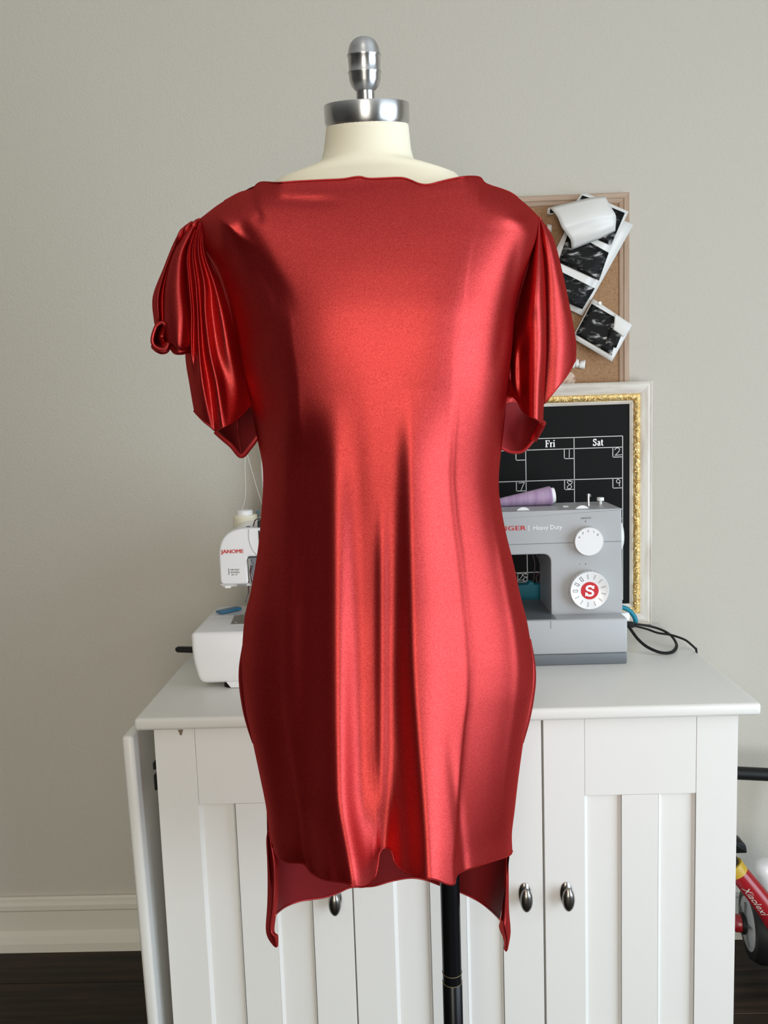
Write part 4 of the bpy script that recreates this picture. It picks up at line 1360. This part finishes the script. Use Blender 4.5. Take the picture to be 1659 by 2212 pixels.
fin('hem_binding', tube(hem, .0011, 6), 'satin', sl, True)
# inside of that sleeve below the front hem
ins = sheet('sleeve_lining', loft([
    [(440, 895, .03), (470, 890, .045), (510, 880, .05), (545, 862, .04), (553, 868, .02)],
    [(460, 928, .01), (480, 930, .03), (512, 925, .045), (540, 915, .035), (555, 920, .015)],
    [(470, 936, .008), (490, 945, .022), (516, 955, .030), (540, 945, .025), (557, 940, .012)],
    [(480, 946, .004), (500, 963, .006), (521, 985, .0), (540, 966, .006), (557, 943, .010)]], 24, 20, YC), 'satin', sl, flip=True)
hem = [ins.data.vertices[19*24+i].co+off for i in range(24)]
fin('hem_binding', tube([hem[0]+Vector((-.008, 0, .008))]+hem, .0030, 8), 'satin_edge', sl, True)
fin('seam', tube([P(512, 905, YC+.03), P(514, 935, YC+.03), P(521, 978, YC-.002)], .0007, 6, res=12), 'satin_edge', sl, True)
# outer gathered flounce on the left
fl2 = sheet('sleeve_flounce', soft(.8, loft, [
    [(424, 478, .01), (426, 477, .0), (428, 476, -.002), (429, 475, -.005), (431, 474, -.008), (432, 473, -.008), (434, 473, -.006)],
    [(398, 488, .015), (402, 489, .0), (406, 490, .004), (409, 491, -.008), (413, 492, -.014), (418, 491, -.014), (422, 489, -.010)],
    [(376, 522, .015), (382, 520, -.002), (387, 517, .006), (392, 515, -.012), (401, 511, -.020), (412, 507, -.018), (422, 503, .0)],
    [(354, 576, .015), (360, 573, -.006), (366, 569, .006), (370, 566, -.016), (381, 558, -.027), (394, 552, -.025), (406, 546, -.004)],
    [(330, 640, .015), (341, 637, -.014), (352, 632, .006), (358, 629, -.022), (374, 622, -.036), (391, 617, -.034), (404, 614, -.010)],
    [(332, 690, .015), (342, 688, -.012), (352, 688, .006), (357, 688, -.024), (374, 690, -.042), (395, 686, -.042), (410, 678, -.018)],
    [(336, 706, .012), (344, 702, -.002), (354, 704, .008), (359, 732, -.024), (374, 740, -.040), (390, 750, -.042), (410, 742, -.022)],
    [(338, 710, .018), (344, 708, .006), (354, 712, .012), (361, 738, -.014), (375, 739, -.028), (388, 757, -.030), (405, 756, -.014)]], 56, 60, YC), 'satin', dr,
    label='gathered outer flounce with rolled hem')
# gathered underside and rolled end
def roll(sec, y0, y1, nm, sc=.75):
    sec = cat(sec+[sec[0]], 36)
    rows = []
    cx = sum(p[0] for p in sec)/len(sec); cy = sum(p[1] for p in sec)/len(sec)
    for k in range(7):
        t = k/6
        s = 1-(1-sc)*t
        rows.append([P(cx+(p[0]-cx)*s, cy+(p[1]-cy)*s, YC+y0+(y1-y0)*t) for p in sec])
    o = sheet(nm, rows, 'satin', fl2, flip=True)
    fin('roll_edge', tube(rows[0][:-1], .0022, 8, closed=True), 'satin', fl2, True)
    return o
roll([(337, 705), (331, 722), (329, 738), (336, 750), (350, 755), (360, 750), (364, 732), (361, 712), (354, 699), (345, 698)], -.020, .03, 'rolled_hem')
sheet('roll_lining', loft([[(334, 708, .012), (347, 702, .016), (362, 708, .012)], [(331, 730, .014), (347, 728, .022), (366, 730, .014)], [(336, 750, .010), (350, 753, .014), (364, 746, .010)]], 12, 12, YC), 'satin_edge', fl2)
fin('roll_pleat', tube([P(357, 700, YC-.012), P(352, 715, YC-.006), P(349, 730, YC-.004), P(354, 744, YC-.010)], .0034, 8, res=14), 'satin', fl2, True)
fin('gathered_edge', tube([P(x, y, YC+d) for x, y, d in ((334, 747, -.004), (345, 756, -.012), (356, 756, -.010), (364, 744, -.006), (372, 747, -.012), (380, 757, -.016), (392, 758, -.02), (404, 754, -.012))], .0048, 8, res=40), 'satin', fl2, True)
# little gathers along the sleeve head
for k in range(3):
    t = k/2.6+.1
    pa = (430-34*t, 474+16*t*t+4*t)
    fin('gather', tube([P(pa[0]+2, pa[1]-1, YC+.004), P(pa[0]-5-5*t, pa[1]+9+6*t, YC-.010), P(pa[0]-14-8*t, pa[1]+30+12*t, YC-.006)], .003, 8, res=10, rs=[.0008+.0022*math.sin(PI*i/9) for i in range(10)]), 'satin', fl2, True)

# right sleeve
orr = sheet('sleeve_flounce', loft([
    [(1163, 472, .0), (1164, 471, -.004), (1165, 471, -.006), (1167, 472, -.004), (1169, 473, .004)],
    [(1158, 520, .0), (1170, 512, -.016), (1180, 508, -.020), (1189, 510, -.012), (1196, 516, .012)],
    [(1160, 600, -.006), (1180, 598, -.020), (1197, 596, -.022), (1210, 598, -.012), (1218, 600, .014)],
    [(1163, 680, -.010), (1185, 680, -.022), (1206, 680, -.022), (1225, 680, -.010), (1235, 682, .014)],
    [(1163, 745, -.012), (1188, 745, -.022), (1212, 743, -.021), (1233, 738, -.006), (1244, 734, .014)],
    [(1163, 810, -.010), (1185, 806, -.018), (1208, 797, -.018), (1231, 778, -.005), (1245, 760, .012)],
    [(1163, 890, -.008), (1178, 870, -.014), (1203, 839, -.016), (1226, 809, -.005), (1244, 776, .010)]], 44, 60, YC), 'satin', dr,
    label='smooth outer flounce of the right sleeve')
hem = [orr.data.vertices[59*44+i].co+off for i in range(10, 44)]
fin('hem_binding', tube(hem, .0009, 6), 'satin', orr, True)
srr = sheet('sleeve', loft([
    [(1162, 473, -.006), (1163, 472, -.008), (1164, 471, -.010), (1165, 471, -.010), (1166, 471, -.010), (1167, 473, -.006)],
    [(1146, 556, -.022), (1151, 555, -.034), (1157, 554, -.040), (1163, 554, -.042), (1169, 554, -.038), (1174, 556, -.024)],
    [(1123, 637, -.020), (1134, 636, -.036), (1146, 636, -.050), (1158, 636, -.056), (1170, 637, -.050), (1179, 638, -.028)],
    [(1111, 700, -.014), (1122, 700, -.026), (1137, 700, -.042), (1153, 700, -.050), (1168, 700, -.048), (1180, 700, -.034)],
    [(1104, 767, -.008), (1113, 767, -.022), (1126, 767, -.026), (1146, 767, -.046), (1166, 767, -.048), (1180, 765, -.032)],
    [(1103, 830, -.0), (1112, 832, -.018), (1126, 835, -.022), (1144, 835, -.042), (1162, 832, -.046), (1177, 828, -.028)],
    [(1106, 856, .002), (1116, 864, -.010), (1129, 887, -.022), (1147, 900, -.040), (1162, 908, -.040), (1173, 914, -.018)]], 50, 60, YC), 'satin', dr,
    label='right sleeve front with slanting crease')
hem = [srr.data.vertices[59*50+i].co+off for i in range(50)]
fin('hem_binding', tube(hem, .0011, 6), 'satin', srr, True)
sheet('under_sleeve', loft([[(1100, 770, .0), (1108, 775, .006), (1116, 785, .012)], [(1096, 820, -.004), (1108, 820, .002), (1120, 825, .012)], [(1093, 872, -.004), (1106, 868, .0), (1122, 872, .012)]], 10, 14, YC), 'satin', srr)
ins = sheet('sleeve_lining', loft([
    [(1092, 866, .012), (1110, 862, .03), (1130, 872, .045), (1155, 885, .04), (1174, 900, .016)],
    [(1088, 910, .008), (1105, 912, .03), (1128, 915, .042), (1152, 912, .032), (1174, 912, .010)],
    [(1085, 945, .004), (1104, 950, .020), (1126, 950, .028), (1148, 938, .020), (1172, 922, .006)],
    [(1082, 967, .0), (1103, 976, .004), (1128, 975, .004), (1149, 955, .002), (1171, 926, .0)]], 26, 22, YC), 'satin', srr, flip=True)
hem = [ins.data.vertices[21*26+i].co+off for i in range(26)]
fin('hem_binding', tube(hem, .0020, 8), 'satin_edge', srr, True)
fin('turned_hem', tube([P(x, y, YC+d) for x, y, d in ((1172, 913, -.016), (1168, 922, -.01), (1160, 936, .0), (1152, 950, .004))], .0045, 8, res=14), 'satin', srr, True)

# ================================================================== CHILD BIKE right of the cabinet
YK_ = 1.66
bk = thing('child_bike', (P(1640, 2030, YK_).x, YK_, 0), "child's red and white ride-on bike standing right of the cabinet", 'bike')
# wheel, turned so its hub faces left
axw = Vector((-0.992, 0.12, 0)).normalized()
wc = P(1600, 1994, YK_)
Ro, Rw, tw = .078, .054, .058
fin('tyre', lathe([(Rw*.90, -tw*.5), (Ro*.90, -tw*.5), (Ro, -tw*.22), (Ro, tw*.22), (Ro*.90, tw*.5), (Rw*.90, tw*.5)], wc-axw*tw*.75, axw, 40), 'black', bk, True)
wh = fin('wheel_disc', lathe([(Rw*.99, -tw*.2), (Rw*.99, .001), (Rw*.85, .003), (Rw*.3, .005), (.0001, .005)], wc-axw*tw*.75+axw*tw*.5, axw, 40), 'spoke', bk, True)
e1 = axw.cross(Vector((0, 0, 1))).normalized()
for k in range(5):
    a = k*2*PI/5+.3
    d = e1*math.cos(a)+Vector((0, 0, 1))*math.sin(a)
    c0 = wc-axw*tw*.25+axw*.006
    fin('spoke', tube([c0+d*Rw*.3, c0+d*Rw*.86], .0022, 6), 'ink', wh)
hb0 = wc-axw*tw*.25
fin('hub_collar', lathe([(.022, 0), (.022, .006), (.02, .007), (.0001, .007)], hb0+axw*.008, axw, 24), 'black', bk, True)
fin('hub', lathe([(.018, 0), (.018, .012), (.015, .016), (.0001, .016)], hb0+axw*.014, axw, 24), 'bikered', bk, True)
# red main tube with yellow collar
YT2 = YK_-.11
pa, pb = P(1588, 1876, YT2), P(1700, 2032, YT2-.02)
rt = .0165
fin('frame_tube', tube([pa, pa.lerp(pb, .33)+Vector((.003, 0, .002)), pa.lerp(pb, .66)+Vector((.004, 0, .003)), pb], rt, 16, res=14, rs=[.019+.004*i/13 for i in range(14)]), 'bikered', bk, True)
dd = (pb-pa).normalized()
fin('collar', tube([pa-dd*.010, pa+dd*.010], .0202, 16), 'yellow', bk, True)
fin('head_tube', tube([pa-dd*.012, pa-dd*.06+Vector((0, 0, .02))], .015, 14), 'black', bk, True)
# script on the tube
c = bpy.data.curves.new('tube_script', 'FONT')
c.body = 'Xiaolexi'
c.size = .019; c.extrude = .0003; c.shear = .35; c.resolution_u = 3
to = bpy.data.objects.new('tube_script', c)
COL.objects.link(to)
me = bpy.data.meshes.new_from_object(to.evaluated_get(bpy.context.evaluated_depsgraph_get()))
bpy.data.objects.remove(to)
b = bmesh.new(); b.from_mesh(me); bpy.data.meshes.remove(me)
ex = dd
ez = Vector((0, -1, 0)); ez = (ez-ex*ez.dot(ex)).normalized()
ey = ez.cross(ex)
for v in b.verts:
    s, t = v.co.x+.030, v.co.y-.016
    r_ = .0190+.004*min(max(s/.16, 0), 1)+.0012
    th = t/r_
    v.co = pa+ex*s+(ey*math.sin(th)+ez*math.cos(th))*(r_+v.co.z)+Vector((.003, 0, .002))*min(1, s/.06)
fin('tube_script', b, mat('script_ink', (.55, .45, .40), .5), bk)
# white curved seat post / guard
pts = [P(x, y, YK_-.02) for x, y in ((1650, 1860), (1653, 1872), (1664, 1905), (1680, 1950), (1700, 2005), (1712, 2050))]
fin('guard', tube(pts, .02, 14, res=24, rs=[.008+.017*min(1, i/5)**.5 for i in range(24)]), 'plastw', bk, True)
# handlebar and rear wheel outside of the frame
hbL, hbR = P(1575, 1669, YK_+.02), P(1800, 1680, YK_+.02)
fin('handlebar', tube([Vector((max(hbL.x, CR+.012), hbL.y, hbL.z)), hbR], .0135, 16), 'black', bk, True)
fin('stem', tube([P(1740, 1678, YK_+.02), P(1730, 1850, YK_+.01), P(1690, 2030, YK_)], .011, 12), 'black', bk, True)
q = P(1601, 1822, YK_+.01)
fin('grip', prism(rpoly([(q.x-.03, q.z-.012), (q.x+.006, q.z-.012), (q.x+.003, q.z+.006), (q.x-.008, q.z+.014), (q.x-.03, q.z+.014)], .004, 3), q.y-.02, q.y+.02, bev=.004), 'black', bk, True)
fin('grip_stay', tube([Vector((q.x-.02, q.y, q.z)), pa-dd*.05+Vector((0, 0, .02))], .008, 8), 'black', bk, True)
w2c = P(1830, 2050, YK_-.1); w2c.z = Ro+.0005
fin('tyre', lathe([(Rw*.70, -tw*.5), (Ro*.93, -tw*.5), (Ro, -tw*.22), (Ro, tw*.22), (Ro*.93, tw*.5), (Rw*.70, tw*.5)], w2c, axw, 32), 'black', bk, True)
fin('axle', tube([P(1690, 2030, YK_), w2c], .009, 10), 'bikered', bk, True)
